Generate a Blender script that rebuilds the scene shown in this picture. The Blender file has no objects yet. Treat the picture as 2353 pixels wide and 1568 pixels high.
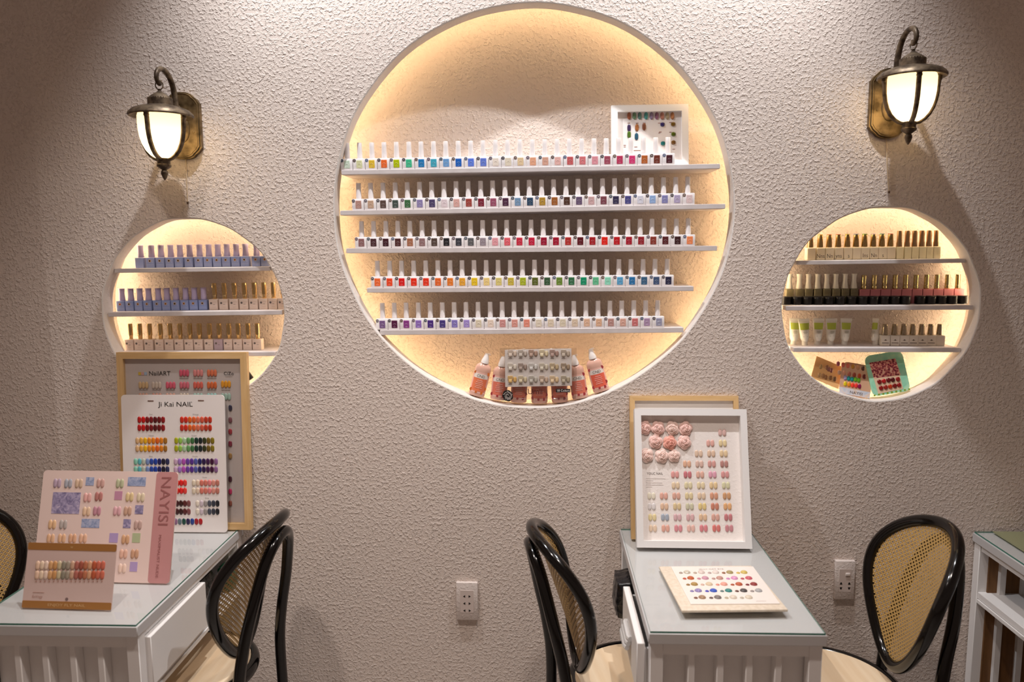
import bpy, bmesh, math, random
from math import sin, cos, pi, tan, atan, sqrt, radians
from mathutils import Vector, Matrix
random.seed(7)
SC = bpy.context.scene
COL = SC.collection

# ------------------------------------------------------------------ camera
F = 1750.0; W, H = 2353, 1568
D = 2.45; CZ = 1.69
ROLL = radians(0.35)
_x, _y = 64.0, 219.0
xr = _x*cos(ROLL)+_y*sin(ROLL); yr = _y*cos(ROLL)-_x*sin(ROLL)
TH = math.atan(yr/F); PS = math.atan(xr/F*cos(TH))
fwd = Vector((-sin(PS)*cos(TH), cos(PS)*cos(TH), -sin(TH)))
r0 = Vector((cos(PS), sin(PS), 0)); u0 = r0.cross(fwd)
rgt = cos(ROLL)*r0-sin(ROLL)*u0; up = cos(ROLL)*u0+sin(ROLL)*r0
CAM = Vector((0, -D, CZ))
def ray(px, py):
    return fwd+rgt*((px-W/2)/F)-up*((py-H/2)/F)
def U(px, py, Y=0.0):
    d = ray(px, py); return CAM+d*((Y-CAM.y)/d.y)
def UZ(px, py, Z):
    d = ray(px, py); return CAM+d*((Z-CAM.z)/d.z)
cam = bpy.data.cameras.new('camera'); cam.sensor_width = 36; cam.lens = F/W*36
cam.clip_start = 0.05
co = bpy.data.objects.new('camera', cam); COL.objects.link(co)
co.matrix_world = Matrix(((rgt.x, up.x, -fwd.x, CAM.x), (rgt.y, up.y, -fwd.y, CAM.y), (rgt.z, up.z, -fwd.z, CAM.z), (0, 0, 0, 1)))
cam.dof.use_dof = True; cam.dof.focus_distance = 2.5; cam.dof.aperture_fstop = 2.1
SC.camera = co
SC.view_settings.view_transform = 'Standard'; SC.view_settings.look = 'None'
SC.view_settings.gamma = 1.0; SC.view_settings.exposure = 0.0
SC.view_settings.use_curve_mapping = False

# ------------------------------------------------------------------ materials
def lin(h, k=1.0):
    if isinstance(h, str):
        c = [int(h[i:i+2], 16)/255 for i in (0, 2, 4)]
        c = [(x/12.92 if x <= .04045 else ((x+.055)/1.055)**2.4) for x in c]
    else: c = list(h)
    return tuple(min(1, x*k) for x in c)+(1.0,)
MC = {}
def mat(h, rough=.5, metal=0.0, spec=.5, k=1.0, name=None, coat=0.0):
    key = (h, rough, metal, spec, k, coat)
    if key in MC: return MC[key]
    m = bpy.data.materials.new(name or ('paint_'+(h if isinstance(h, str) else 'c'))); m.use_nodes = True
    b = m.node_tree.nodes['Principled BSDF']
    b.inputs['Base Color'].default_value = lin(h, k)
    b.inputs['Roughness'].default_value = rough; b.inputs['Metallic'].default_value = metal
    b.inputs['Specular IOR Level'].default_value = spec
    b.inputs['Coat Weight'].default_value = coat
    MC[key] = m; return m
def nodes(m):
    m.use_nodes = True; nt = m.node_tree
    return nt, nt.nodes, nt.links
def tc(nt, kind='Object', scale=(1, 1, 1)):
    t = nt.nodes.new('ShaderNodeTexCoord'); mp = nt.nodes.new('ShaderNodeMapping')
    mp.inputs['Scale'].default_value = scale
    nt.links.new(t.outputs[kind], mp.inputs['Vector']); return mp.outputs[0]
def math_n(nt, op, a, b=None, c=None):
    n = nt.nodes.new('ShaderNodeMath'); n.operation = op
    for i, v in enumerate((a, b, c)):
        if v is None: continue
        if isinstance(v, (int, float)): n.inputs[i].default_value = v
        else: nt.links.new(v, n.inputs[i])
    return n.outputs[0]

def stucco(name, base, dist, sc=70, rough=.85):
    m = bpy.data.materials.new(name); nt, N, L = nodes(m); b = N['Principled BSDF']
    b.inputs['Roughness'].default_value = rough; b.inputs['Specular IOR Level'].default_value = .25
    v = tc(nt)
    n1 = N.new('ShaderNodeTexNoise'); n1.inputs['Scale'].default_value = sc; n1.inputs['Detail'].default_value = 3.0
    n1.inputs['Roughness'].default_value = .55; n1.inputs['Distortion'].default_value = .12; L.new(v, n1.inputs['Vector'])
    r = N.new('ShaderNodeMapRange'); r.interpolation_type = 'SMOOTHSTEP'
    r.inputs['From Min'].default_value = .44; r.inputs['From Max'].default_value = .74; L.new(n1.outputs['Fac'], r.inputs['Value'])
    n2 = N.new('ShaderNodeTexNoise'); n2.inputs['Scale'].default_value = sc*3.3; n2.inputs['Detail'].default_value = 2.0; L.new(v, n2.inputs['Vector'])
    n3 = N.new('ShaderNodeTexNoise'); n3.inputs['Scale'].default_value = 5; n3.inputs['Detail'].default_value = 3.0; L.new(v, n3.inputs['Vector'])
    amp = math_n(nt, 'MULTIPLY_ADD', n3.outputs['Fac'], 1.3, .35)
    h1 = math_n(nt, 'MULTIPLY', r.outputs[0], amp)
    h = math_n(nt, 'ADD', h1, math_n(nt, 'MULTIPLY', n2.outputs['Fac'], .35))
    bp = N.new('ShaderNodeBump'); bp.inputs['Strength'].default_value = 1.0; bp.inputs['Distance'].default_value = dist
    L.new(h, bp.inputs['Height']); L.new(bp.outputs[0], b.inputs['Normal'])
    mx = N.new('ShaderNodeMix'); mx.data_type = 'RGBA'
    c = lin(base); mx.inputs['A'].default_value = tuple(x*.93 for x in c[:3])+(1,); mx.inputs['B'].default_value = c
    L.new(n3.outputs['Fac'], mx.inputs['Factor']); L.new(mx.outputs['Result'], b.inputs['Base Color'])
    return m
M_WALL = stucco('wall_stucco', 'ded0c6', .0025, 104)
M_NICHE = stucco('niche_stucco', 'ded0c6', .0019, 108)
M_LIP = stucco('niche_lip_plaster', 'ddd6d0', .0006, 60)

def wood(name, c1, c2, axis='z', rough=.5, s=14):
    m = bpy.data.materials.new(name); nt, N, L = nodes(m); b = N['Principled BSDF']
    sc = {'z': (s, s, s*.08), 'x': (s*.08, s, s), 'y': (s, s*.08, s)}[axis]
    v = tc(nt, 'Object', sc)
    n = N.new('ShaderNodeTexNoise'); n.inputs['Scale'].default_value = 6; n.inputs['Detail'].default_value = 5; L.new(v, n.inputs['Vector'])
    r = N.new('ShaderNodeValToRGB'); r.color_ramp.elements[0].color = lin(c1); r.color_ramp.elements[1].color = lin(c2)
    r.color_ramp.elements[0].position = .3; r.color_ramp.elements[1].position = .7
    L.new(n.outputs['Fac'], r.inputs['Fac']); L.new(r.outputs['Color'], b.inputs['Base Color'])
    b.inputs['Roughness'].default_value = rough
    return m
M_OAK = wood('pale_frame_wood', 'caa26a', 'dcb987', 'z')
M_OAKX = wood('pale_frame_wood_across', 'caa26a', 'dcb987', 'x')
M_SEAT = wood('seat_wood', 'e0c5a2', 'ebd6b8', 'y', .4, 6)
M_SLATW = wood('desk_back_wood', '64421f', '7e562e', 'z', .5)

def mottled(name, c1, c2, scale, rough, metal=0, bump=0.0, mid=.5):
    m = bpy.data.materials.new(name); nt, N, L = nodes(m); b = N['Principled BSDF']
    v = tc(nt)
    n = N.new('ShaderNodeTexNoise'); n.inputs['Scale'].default_value = scale; n.inputs['Detail'].default_value = 4; L.new(v, n.inputs['Vector'])
    r = N.new('ShaderNodeValToRGB'); r.color_ramp.elements[0].color = lin(c1); r.color_ramp.elements[1].color = lin(c2)
    r.color_ramp.elements[0].position = mid-.15; r.color_ramp.elements[1].position = mid+.15
    L.new(n.outputs['Fac'], r.inputs['Fac']); L.new(r.outputs['Color'], b.inputs['Base Color'])
    b.inputs['Roughness'].default_value = rough; b.inputs['Metallic'].default_value = metal
    if bump:
        bp = N.new('ShaderNodeBump'); bp.inputs['Distance'].default_value = bump; L.new(n.outputs['Fac'], bp.inputs['Height']); L.new(bp.outputs[0], b.inputs['Normal'])
    return m
M_BRONZE = mottled('antique_bronze', '40342a', '80705c', 45, .48, .7, .0006, .5)
M_BRASSPL = mottled('antique_brass_plate', '54442c', '98805c', 30, .45, .8, .0008, .47)
M_BLACK = mat('080606', .14, 0, .35, coat=.25, name='black_lacquer')
M_SHADE = None
M_WHITE = mat('e9e6e4', .45, name='white_laminate')
M_SHELF = mottled('white_painted_shelf', 'cdc5c4', 'd8d0cf', 18, .5)
M_POLWHITE = mat('f1ecec', .3, name='white_plastic', coat=.2)
M_CAP = mat('ebe4e2', .35, name='white_cap_plastic')
M_GOLD = mat('dcc08a', .24, 1.0, name='gold_metal')
M_GOLDB = mat('bc9e78', .3, 1.0, name='bronze_gold_metal')
M_SILVER = mat('b4a894', .2, 1.0, name='silver_metal')
M_DARK = mat('171312', .5, name='dark_ink')
M_INK = mat('5a504c', .6, name='grey_ink')
M_INKL = mat('a49a96', .6, name='light_grey_ink')

def emis(name, col, s):
    m = bpy.data.materials.new(name); nt, N, L = nodes(m)
    N.remove(N['Principled BSDF']); e = N.new('ShaderNodeEmission')
    e.inputs['Color'].default_value = tuple(col)+(1,); e.inputs['Strength'].default_value = s
    L.new(e.outputs[0], N['Material Output'].inputs['Surface']); return m
M_LED = emis('warm_led', (1, .76, .43), 21)
M_LEDS = emis('warm_led_small_niche', (1, .80, .52), 30)

def shade_mat():
    m = bpy.data.materials.new('frosted_lamp_glass'); nt, N, L = nodes(m)
    N.remove(N['Principled BSDF'])
    t = N.new('ShaderNodeBsdfTranslucent'); t.inputs['Color'].default_value = (1, .93, .78, 1)
    e = N.new('ShaderNodeEmission'); e.inputs['Color'].default_value = (1, .74, .40, 1); e.inputs['Strength'].default_value = .62
    g = N.new('ShaderNodeBsdfGlossy'); g.inputs['Roughness'].default_value = .25
    mx = N.new('ShaderNodeMixShader'); mx.inputs[0].default_value = .05
    ad = N.new('ShaderNodeAddShader')
    L.new(t.outputs[0], mx.inputs[1]); L.new(g.outputs[0], mx.inputs[2])
    L.new(mx.outputs[0], ad.inputs[0]); L.new(e.outputs[0], ad.inputs[1])
    L.new(ad.outputs[0], N['Material Output'].inputs['Surface']); return m
M_SHADE = shade_mat()
def clear(name, tint, fac=.08, rough=.05):
    m = bpy.data.materials.new(name); nt, N, L = nodes(m)
    N.remove(N['Principled BSDF'])
    t = N.new('ShaderNodeBsdfTransparent'); t.inputs['Color'].default_value = tuple(tint)+(1,)
    g = N.new('ShaderNodeBsdfGlossy'); g.inputs['Roughness'].default_value = rough
    fr = N.new('ShaderNodeLayerWeight'); fr.inputs['Blend'].default_value = .5
    mx = N.new('ShaderNodeMixShader')
    L.new(math_n(nt, 'MULTIPLY_ADD', math_n(nt, 'POWER', fr.outputs['Facing'], 4.0), .8, .04+fac), mx.inputs[0])
    L.new(t.outputs[0], mx.inputs[1]); L.new(g.outputs[0], mx.inputs[2])
    L.new(mx.outputs[0], N['Material Output'].inputs['Surface']); return m
M_GLASS = clear('desk_glass', (.975, .99, .983), 0.0, .03)
M_GLASSE = mat('3f7a6a', .15, name='glass_edge_green')
M_CLEARBOX = clear('clear_plastic', (.93, .92, .91), .03, .08)
M_OLIVE = mottled('olive_polish_glass', '6c6448', '8c8464', 20, .15)

def cane():
    m = bpy.data.materials.new('woven_cane'); nt, N, L = nodes(m); b = N['Principled BSDF']
    t = N.new('ShaderNodeTexCoord'); sp = N.new('ShaderNodeSeparateXYZ'); L.new(t.outputs['Object'], sp.inputs[0])
    p = .0138
    def cell(off):
        a = math_n(nt, 'SUBTRACT', math_n(nt, 'FRACT', math_n(nt, 'ADD', math_n(nt, 'DIVIDE', sp.outputs['Y'], p), off+20)), .5)
        c = math_n(nt, 'SUBTRACT', math_n(nt, 'FRACT', math_n(nt, 'ADD', math_n(nt, 'DIVIDE', sp.outputs['Z'], p), off+20)), .5)
        return math_n(nt, 'SQRT', math_n(nt, 'ADD', math_n(nt, 'MULTIPLY', a, a), math_n(nt, 'MULTIPLY', c, c)))
    d = math_n(nt, 'MINIMUM', cell(0), cell(.5))
    hole = math_n(nt, 'GREATER_THAN', d, .19)
    # strands
    w1 = math_n(nt, 'SINE', math_n(nt, 'MULTIPLY', math_n(nt, 'ADD', sp.outputs['Y'], sp.outputs['Z']), 2*pi/p*2))
    w2 = math_n(nt, 'SINE', math_n(nt, 'MULTIPLY', math_n(nt, 'SUBTRACT', sp.outputs['Y'], sp.outputs['Z']), 2*pi/p*2))
    ww = math_n(nt, 'MULTIPLY_ADD', math_n(nt, 'ADD', w1, w2), .25, .5)
    mx = N.new('ShaderNodeMix'); mx.data_type = 'RGBA'
    mx.inputs['A'].default_value = lin('8e6a36'); mx.inputs['B'].default_value = lin('cca868')
    L.new(ww, mx.inputs['Factor']); L.new(mx.outputs['Result'], b.inputs['Base Color'])
    b.inputs['Roughness'].default_value = .45
    L.new(hole, b.inputs['Alpha'])
    bp = N.new('ShaderNodeBump'); bp.inputs['Distance'].default_value = .0012; L.new(ww, bp.inputs['Height']); L.new(bp.outputs[0], b.inputs['Normal'])
    return m
M_CANE = cane()
def picture(name, cols, scale, kind='voronoi'):
    m = bpy.data.materials.new(name); nt, N, L = nodes(m); b = N['Principled BSDF']
    v = tc(nt)
    if kind == 'voronoi':
        n = N.new('ShaderNodeTexVoronoi'); n.inputs['Scale'].default_value = scale; L.new(v, n.inputs['Vector']); f = n.outputs['Distance']
        n2 = N.new('ShaderNodeTexNoise'); n2.inputs['Scale'].default_value = scale*.7; L.new(v, n2.inputs['Vector'])
        f = math_n(nt, 'ADD', math_n(nt, 'MULTIPLY', f, .6), math_n(nt, 'MULTIPLY', n2.outputs['Fac'], .5))
    else:
        n = N.new('ShaderNodeTexNoise'); n.inputs['Scale'].default_value = scale; n.inputs['Detail'].default_value = 4; n.inputs['Distortion'].default_value = 1.5; L.new(v, n.inputs['Vector']); f = n.outputs['Fac']
    r = N.new('ShaderNodeValToRGB'); el = r.color_ramp.elements
    el[0].position = .3; el[1].position = .75; el[0].color = lin(cols[0]); el[1].color = lin(cols[-1])
    for i, c in enumerate(cols[1:-1]):
        e = el.new(.3+.45*(i+1)/(len(cols)-1)); e.color = lin(c)
    L.new(f, r.inputs['Fac']); L.new(r.outputs['Color'], b.inputs['Base Color']); b.inputs['Roughness'].default_value = .35
    return m
M_PICRED = picture('red_jewel_photo', ['4a1420', '98304a', 'd87c74', 'f4c4ac'], 160)
M_PICLIL = picture('lilac_photo', ['6c6488', 'a498b8', 'd4c4d4'], 60, 'noise')
M_PICBLU = picture('blue_photo', ['7888ac', 'a4acc8', 'c4c4d4'], 80, 'noise')

# ------------------------------------------------------------------ mesh builder
TXT = {}
def text_geo(s):
    if s not in TXT:
        cu = bpy.data.curves.new('t', 'FONT'); cu.body = s; cu.align_x = 'CENTER'; cu.align_y = 'CENTER'; cu.resolution_u = 3
        o = bpy.data.objects.new('t', cu)
        me = bpy.data.meshes.new_from_object(o)
        vs = [(v.co.x, 0.0, v.co.y) for v in me.vertices]; fs = [tuple(p.vertices) for p in me.polygons]
        bpy.data.objects.remove(o); bpy.data.curves.remove(cu); bpy.data.meshes.remove(me)
        TXT[s] = (vs, fs)
    return TXT[s]
class MB:
    def __init__(s): s.v = []; s.f = []; s.m = []; s.T = None
    def add(s, vs, fs, m=0, T=None):
        n = len(s.v)
        for p in vs:
            p = Vector(p)
            if T is not None: p = T @ p
            if s.T is not None: p = s.T @ p
            s.v.append(tuple(p))
        for f in fs: s.f.append(tuple(i+n for i in f)); s.m.append(m)
        return s
    def box(s, x0, x1, y0, y1, z0, z1, m=0, T=None):
        vs = [(x, y, z) for x in (x0, x1) for y in (y0, y1) for z in (z0, z1)]
        return s.add(vs, [(0, 1, 3, 2), (4, 6, 7, 5), (0, 4, 5, 1), (2, 3, 7, 6), (0, 2, 6, 4), (1, 5, 7, 3)], m, T)
    def rbox(s, x0, x1, y0, y1, z0, z1, r, m=0, seg=2, T=None):
        bm = bmesh.new(); bmesh.ops.create_cube(bm, size=1)
        for v in bm.verts:
            v.co = Vector(((x0+x1)/2+v.co.x*(x1-x0), (y0+y1)/2+v.co.y*(y1-y0), (z0+z1)/2+v.co.z*(z1-z0)))
        bmesh.ops.bevel(bm, geom=list(bm.edges), offset=r, segments=seg, affect='EDGES', profile=.5)
        bm.verts.index_update()
        vs = [tuple(v.co) for v in bm.verts]; fs = [tuple(v.index for v in f.verts) for f in bm.faces]; bm.free()
        return s.add(vs, fs, m, T)
    def lathe(s, prof, n=20, m=0, T=None, sx=1, sy=1, cap=True, a0=0, a1=2*pi):
        full = abs(a1-a0-2*pi) < 1e-6; k = n if full else n+1
        vs = []; fs = []
        for (r, z) in prof:
            for i in range(k):
                a = a0+(a1-a0)*i/n; vs.append((r*cos(a)*sx, r*sin(a)*sy, z))
        for j in range(len(prof)-1):
            for i in range(n):
                i2 = (i+1) % k if full else i+1
                fs.append((j*k+i, j*k+i2, (j+1)*k+i2, (j+1)*k+i))
        if cap and full:
            fs.append(tuple(range(k-1, -1, -1))); b = (len(prof)-1)*k; fs.append(tuple(range(b, b+k)))
        return s.add(vs, fs, m, T)
    def tube(s, pts, r, n=10, closed=False, m=0, T=None, flat=1.0, nrm=None):
        pts = [Vector(p) for p in pts]; N = len(pts); vs = []; fs = []; prev = None
        for i, p in enumerate(pts):
            if closed: t = pts[(i+1) % N]-pts[i-1]
            else: t = pts[min(i+1, N-1)]-pts[max(i-1, 0)]
            t.normalize()
            if nrm is not None: a = Vector(nrm)
            elif prev is None: a = Vector((0, 0, 1)) if abs(t.z) < .9 else Vector((1, 0, 0))
            else: a = prev
            a = (a-t*a.dot(t)).normalized(); prev = a; b = t.cross(a)
            rr = r(i/(N-1 if not closed else N)) if callable(r) else r
            for j in range(n):
                g = 2*pi*j/n; vs.append(tuple(p+a*(cos(g)*rr*flat)+b*(sin(g)*rr)))
        rng = N if closed else N-1
        for i in range(rng):
            i2 = (i+1) % N
            for j in range(n):
                fs.append((i*n+j, i*n+(j+1) % n, i2*n+(j+1) % n, i2*n+j))
        if not closed:
            fs.append(tuple(range(n-1, -1, -1))); fs.append(tuple(range((N-1)*n, N*n)))
        return s.add(vs, fs, m, T)
    def prism(s, poly, y0, y1, m=0, T=None):
        n = len(poly)
        area = sum(poly[i][0]*poly[(i+1) % n][1]-poly[(i+1) % n][0]*poly[i][1] for i in range(n))
        if area < 0: poly = poly[::-1]
        vs = [(x, y0, z) for x, z in poly]+[(x, y1, z) for x, z in poly]
        fs = [tuple(range(n)), tuple(range(2*n-1, n-1, -1))]+[(i, i+n, (i+1) % n+n, (i+1) % n) for i in range(n)]
        return s.add(vs, fs, m, T)
    def text(s, st, x, z, size, y=-.0004, m=0, rot=0, sx=1.0, T=None):
        vs, fs = text_geo(st)
        R = Matrix.Rotation(-rot, 4, 'Y')
        M = Matrix.Translation((x, y, z)) @ R @ Matrix.Diagonal((size*sx, 1, size, 1))
        if T is not None: M = T @ M
        return s.add(vs, fs, m, M)
    def mesh(s, name, mats, smooth=40):
        me = bpy.data.meshes.new(name); me.from_pydata(s.v, [], s.f)
        for m in (mats if isinstance(mats, (list, tuple)) else [mats]): me.materials.append(m)
        for p, mi in zip(me.polygons, s.m): p.material_index = mi
        bm = bmesh.new(); bm.from_mesh(me); bmesh.ops.recalc_face_normals(bm, faces=bm.faces) if smooth != -1 else None
        bm.to_mesh(me); bm.free()
        if smooth > 0:
            for p in me.polygons: p.use_smooth = True
            me.set_sharp_from_angle(angle=radians(smooth))
        me.update(); return me
    def build(s, name, mats, parent=None, smooth=40):
        return put(name, s.mesh(name, mats, smooth), parent)
def put(name, me, parent=None, loc=None, rot=None, scale=None):
    o = bpy.data.objects.new(name, me); COL.objects.link(o)
    if parent is not None: o.parent = parent
    if loc is not None: o.location = loc
    if rot is not None: o.rotation_euler = rot
    if scale is not None: o.scale = scale
    return o
LABELS = set()
def tag(o, label, cat, group=None, kind=None):
    o['label'] = label; o['category'] = cat
    if group: o['group'] = group
    if kind: o['kind'] = kind
    n = len(label.split())
    if not 4 <= n <= 16: print('LABEL LENGTH', n, label)
    if label in LABELS: print('DUP LABEL', label)
    LABELS.add(label); return o
def thing(name, loc, label, cat, group=None, rot=None):
    o = bpy.data.objects.new(name, None); o.empty_display_size = .05; COL.objects.link(o); o.location = loc
    if rot is not None: o.rotation_euler = rot
    return tag(o, label, cat, group)
def struct(o): o['kind'] = 'structure'; return o

ORD = ['first', 'second', 'third', 'fourth', 'fifth', 'sixth', 'seventh', 'eighth', 'ninth', 'tenth', 'eleventh', 'twelfth', 'thirteenth',
       'fourteenth', 'fifteenth', 'sixteenth', 'seventeenth', 'eighteenth', 'nineteenth', 'twentieth', 'twenty-first', 'twenty-second',
       'twenty-third', 'twenty-fourth', 'twenty-fifth', 'twenty-sixth', 'twenty-seventh', 'twenty-eighth']
def ordl(i, n):
    if i == 0: return 'leftmost'
    if i == n-1: return 'rightmost'
    if i < n/2: return ORD[i]+' from left'
    return ORD[n-1-i]+' from right'

# ------------------------------------------------------------------ niche geometry
S0 = None
def circ(px, py, rpx, Y=0):
    c = U(px, py, Y); e1 = U(px+rpx, py, Y); e2 = U(px-rpx, py, Y); e3 = U(px, py-rpx, Y); e4 = U(px, py+rpx, Y)
    R = ((e1-e2).length+(e3-e4).length)/4
    return ((e1.x+e2.x)/2, (e3.z+e4.z)/2, R)
BIG = circ(1226, 471, 462); LEFT = circ(443.5, 713, 209); RIGHT = circ(2025, 699, 224.5)
NB = dict(lip=.06, depth=.160, extra=.055)
NS = dict(lip=.06, depth=.165, extra=.05)
XL = U(92, 480, 0).x      # left wall corner
XR = 3.6; ZT = 3.3
wb = MB()
NSEG = 160
def wob(a, seed, amp):
    return amp*(sin(a*3+seed)+.6*sin(a*5+2*seed)+.5*sin(a*11+seed*3)+.5*sin(a*17+seed))
def hole(x0, x1, z0, z1, c, amp, P, seed):
    cx, cz, R = c
    angs = [2*pi*i/NSEG for i in range(NSEG)]
    for X, Z in ((x0, z0), (x1, z0), (x0, z1), (x1, z1)):
        a = math.atan2(Z-cz, X-cx) % (2*pi); k = min(range(len(angs)), key=lambda i: abs(angs[i]-a)); angs[k] = a
    ring = []; outer = []; back = []
    for a in angs:
        r = R+wob(a, seed, amp); ca, sa = cos(a), sin(a)
        t = min([((x1-cx)/ca if ca > 1e-6 else ((x0-cx)/ca if ca < -1e-6 else 1e9)), ((z1-cz)/sa if sa > 1e-6 else ((z0-cz)/sa if sa < -1e-6 else 1e9))])
        ring.append((cx+r*ca, 0, cz+r*sa)); outer.append((cx+t*ca, 0, cz+t*sa))
        back.append((cx+r*ca, P['lip'], cz+r*sa))
    n = len(angs)
    b = .004
    def rg(rr, y): return [(cx+(rr+wob(a, seed, amp))*cos(a), y, cz+(rr+wob(a, seed, amp))*sin(a)) for a in angs]
    rings = [outer, rg(R+b, 0), rg(R+b*.3, b*.3), rg(R, b), rg(R, P['lip']), rg(R+P['extra'], P['lip']), rg(R+P['extra'], P['depth'])]
    mi = [0, 1, 1, 1, 2, 2]
    for k in range(6):
        vs = rings[k]+rings[k+1]; fs = [(i, (i+1) % n, (i+1) % n+n, i+n) for i in range(n)]
        wb.add(vs, fs, mi[k])
    wb.add(rings[6], [tuple(range(n))], 2)
def rect(x0, x1, z0, z1): wb.add([(x0, 0, z0), (x1, 0, z0), (x1, 0, z1), (x0, 0, z1)], [(0, 1, 2, 3)], 0)
bx0, bx1 = BIG[0]-BIG[2]-.03, BIG[0]+BIG[2]+.03; bz0, bz1 = BIG[1]-BIG[2]-.03, BIG[1]+BIG[2]+.03
hole(bx0, bx1, bz0, bz1, BIG, .0012, NB, 1.0)
rect(bx0, bx1, 0, bz0); rect(bx0, bx1, bz1, ZT)
lz0, lz1 = LEFT[1]-LEFT[2]-.03, LEFT[1]+LEFT[2]+.03
hole(XL, bx0, lz0, lz1, LEFT, .0016, NS, 2.2); rect(XL, bx0, 0, lz0); rect(XL, bx0, lz1, ZT)
rz0, rz1 = RIGHT[1]-RIGHT[2]-.03, RIGHT[1]+RIGHT[2]+.03
hole(bx1, XR, rz0, rz1, RIGHT, .0016, NS, 4.1); rect(bx1, XR, 0, rz0); rect(bx1, XR, rz1, ZT)
struct(wb.build('wall_back', [M_WALL, M_LIP, M_NICHE], smooth=-1))
for p in bpy.data.objects['wall_back'].data.polygons: p.use_smooth = False
wl = MB(); wl.add([(XL, 0, 0), (XL, 0, ZT), (XL-2.4, .36, ZT), (XL-2.4, .36, 0)], [(0, 1, 2, 3)])
struct(wl.build('wall_left', M_WALL, smooth=-1))
fl = MB(); fl.box(-4.2, 3.8, -4.5, .6, -.05, 0)
struct(fl.build('floor', mottled('floor_tile', '9a8f86', 'aaa098', 3, .35)))
ce = MB(); ce.box(-4.2, 3.8, -4.5, .6, ZT, ZT+.05)
struct(ce.build('ceiling', mat('e4dfda', .8)))

def led(c, P, m, label):
    cx, cz, R = c; b = MB(); n = 120
    pts = [(cx+(R+P['extra']-.012)*cos(2*pi*i/n), P['lip']+.012, cz+(R+P['extra']-.012)*sin(2*pi*i/n)) for i in range(n)]
    b.tube(pts, .004, 4, True)
    return tag(b.build('led_strip', m), label, 'light strip', None)
led(BIG, NB, M_LED, 'warm light strip hidden behind the rim of the large round niche')
led(LEFT, NS, M_LEDS, 'warm light strip hidden behind the rim of the small left niche')
led(RIGHT, NS, M_LEDS, 'warm light strip hidden behind the rim of the small right niche')

# ------------------------------------------------------------------ shelves
def shelf(name_, x0, y0, x1, y1, th_px, Yf, P, c, label):
    """front top edge given by two photo points on the plane y=Yf"""
    a = U(x0, y0, Yf); b = U(x1, y1, Yf)
    th = (U(x0, y0, Yf)-U(x0, y0+th_px, Yf)).length
    mid = (a+b)/2; tilt = math.atan2(b.z-a.z, b.x-a.x); L = (b-a).length
    m = MB(); m.rbox(-L/2, L/2, 0, P['depth']-Yf, -th, 0, .0012, seg=1)
    o = m.build('shelf', M_SHELF); o.location = mid; o.rotation_euler = (0, -tilt, 0)
    tag(o, label, 'shelf', name_)
    return dict(mid=mid, tilt=tilt, a=a, b=b, Y=Yf)
def on(sh, px, Yc):
    """point on shelf top whose image column is px at depth Yc"""
    mid, t = sh['mid'], sh['tilt']
    # iterate for z
    z = mid.z
    for _ in range(4):
        # find x with column px at height z, depth Yc
        lo, hi = -3.0, 3.0
        d0 = Vector((0, Yc, z))-CAM
        # px-W/2 = F*(d.rgt)/(d.fwd), d = d0+(x,0,0)
        k = (px-W/2)/F
        x = (k*d0.dot(fwd)-d0.dot(rgt))/(rgt.x-k*fwd.x)
        z = mid.z+(x-mid.x)*tan(t)
    return Vector((x, Yc, z))
YB = .012
BS = [shelf('shelves in the large niche', 784, 391, 1655, 376.5, 11, YB, NB, BIG, 'top white shelf in the large round niche'),
      shelf('shelves in the large niche', 781, 484, 1667, 468.5, 11, YB, NB, BIG, 'second white shelf from the top in the large round niche'),
      shelf('shelves in the large niche', 795, 571, 1648, 565, 11.5, YB, NB, BIG, 'middle white shelf in the large round niche'),
      shelf('shelves in the large niche', 843, 662, 1594, 658, 11, YB, NB, BIG, 'fourth white shelf from the top in the large round niche'),
      shelf('shelves in the large niche', 873, 759, 1571, 753, 11.5, YB, NB, BIG, 'lowest white shelf in the large round niche')]
YS = .02
LS = [shelf('shelves in the small left niche', 262, 618, 622, 613, 9.5, YS, NS, LEFT, 'top white shelf in the small left niche'),
      shelf('shelves in the small left niche', 248, 718.5, 648, 713.5, 10, YS, NS, LEFT, 'middle white shelf in the small left niche'),
      shelf('shelves in the small left niche', 268, 810, 632, 809, 9.5, YS, NS, LEFT, 'lowest white shelf in the small left niche, behind the wooden frame')]
RS = [shelf('shelves in the small right niche', 1830, 599.5, 2219, 594.5, 9.5, YS, NS, RIGHT, 'top white shelf in the small right niche'),
      shelf('shelves in the small right niche', 1806, 704, 2237, 702, 10, YS, NS, RIGHT, 'middle white shelf in the small right niche'),
      shelf('shelves in the small right niche', 1824, 799.5, 2208, 800, 10, YS, NS, RIGHT, 'lowest white shelf in the small right niche')]

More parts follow.
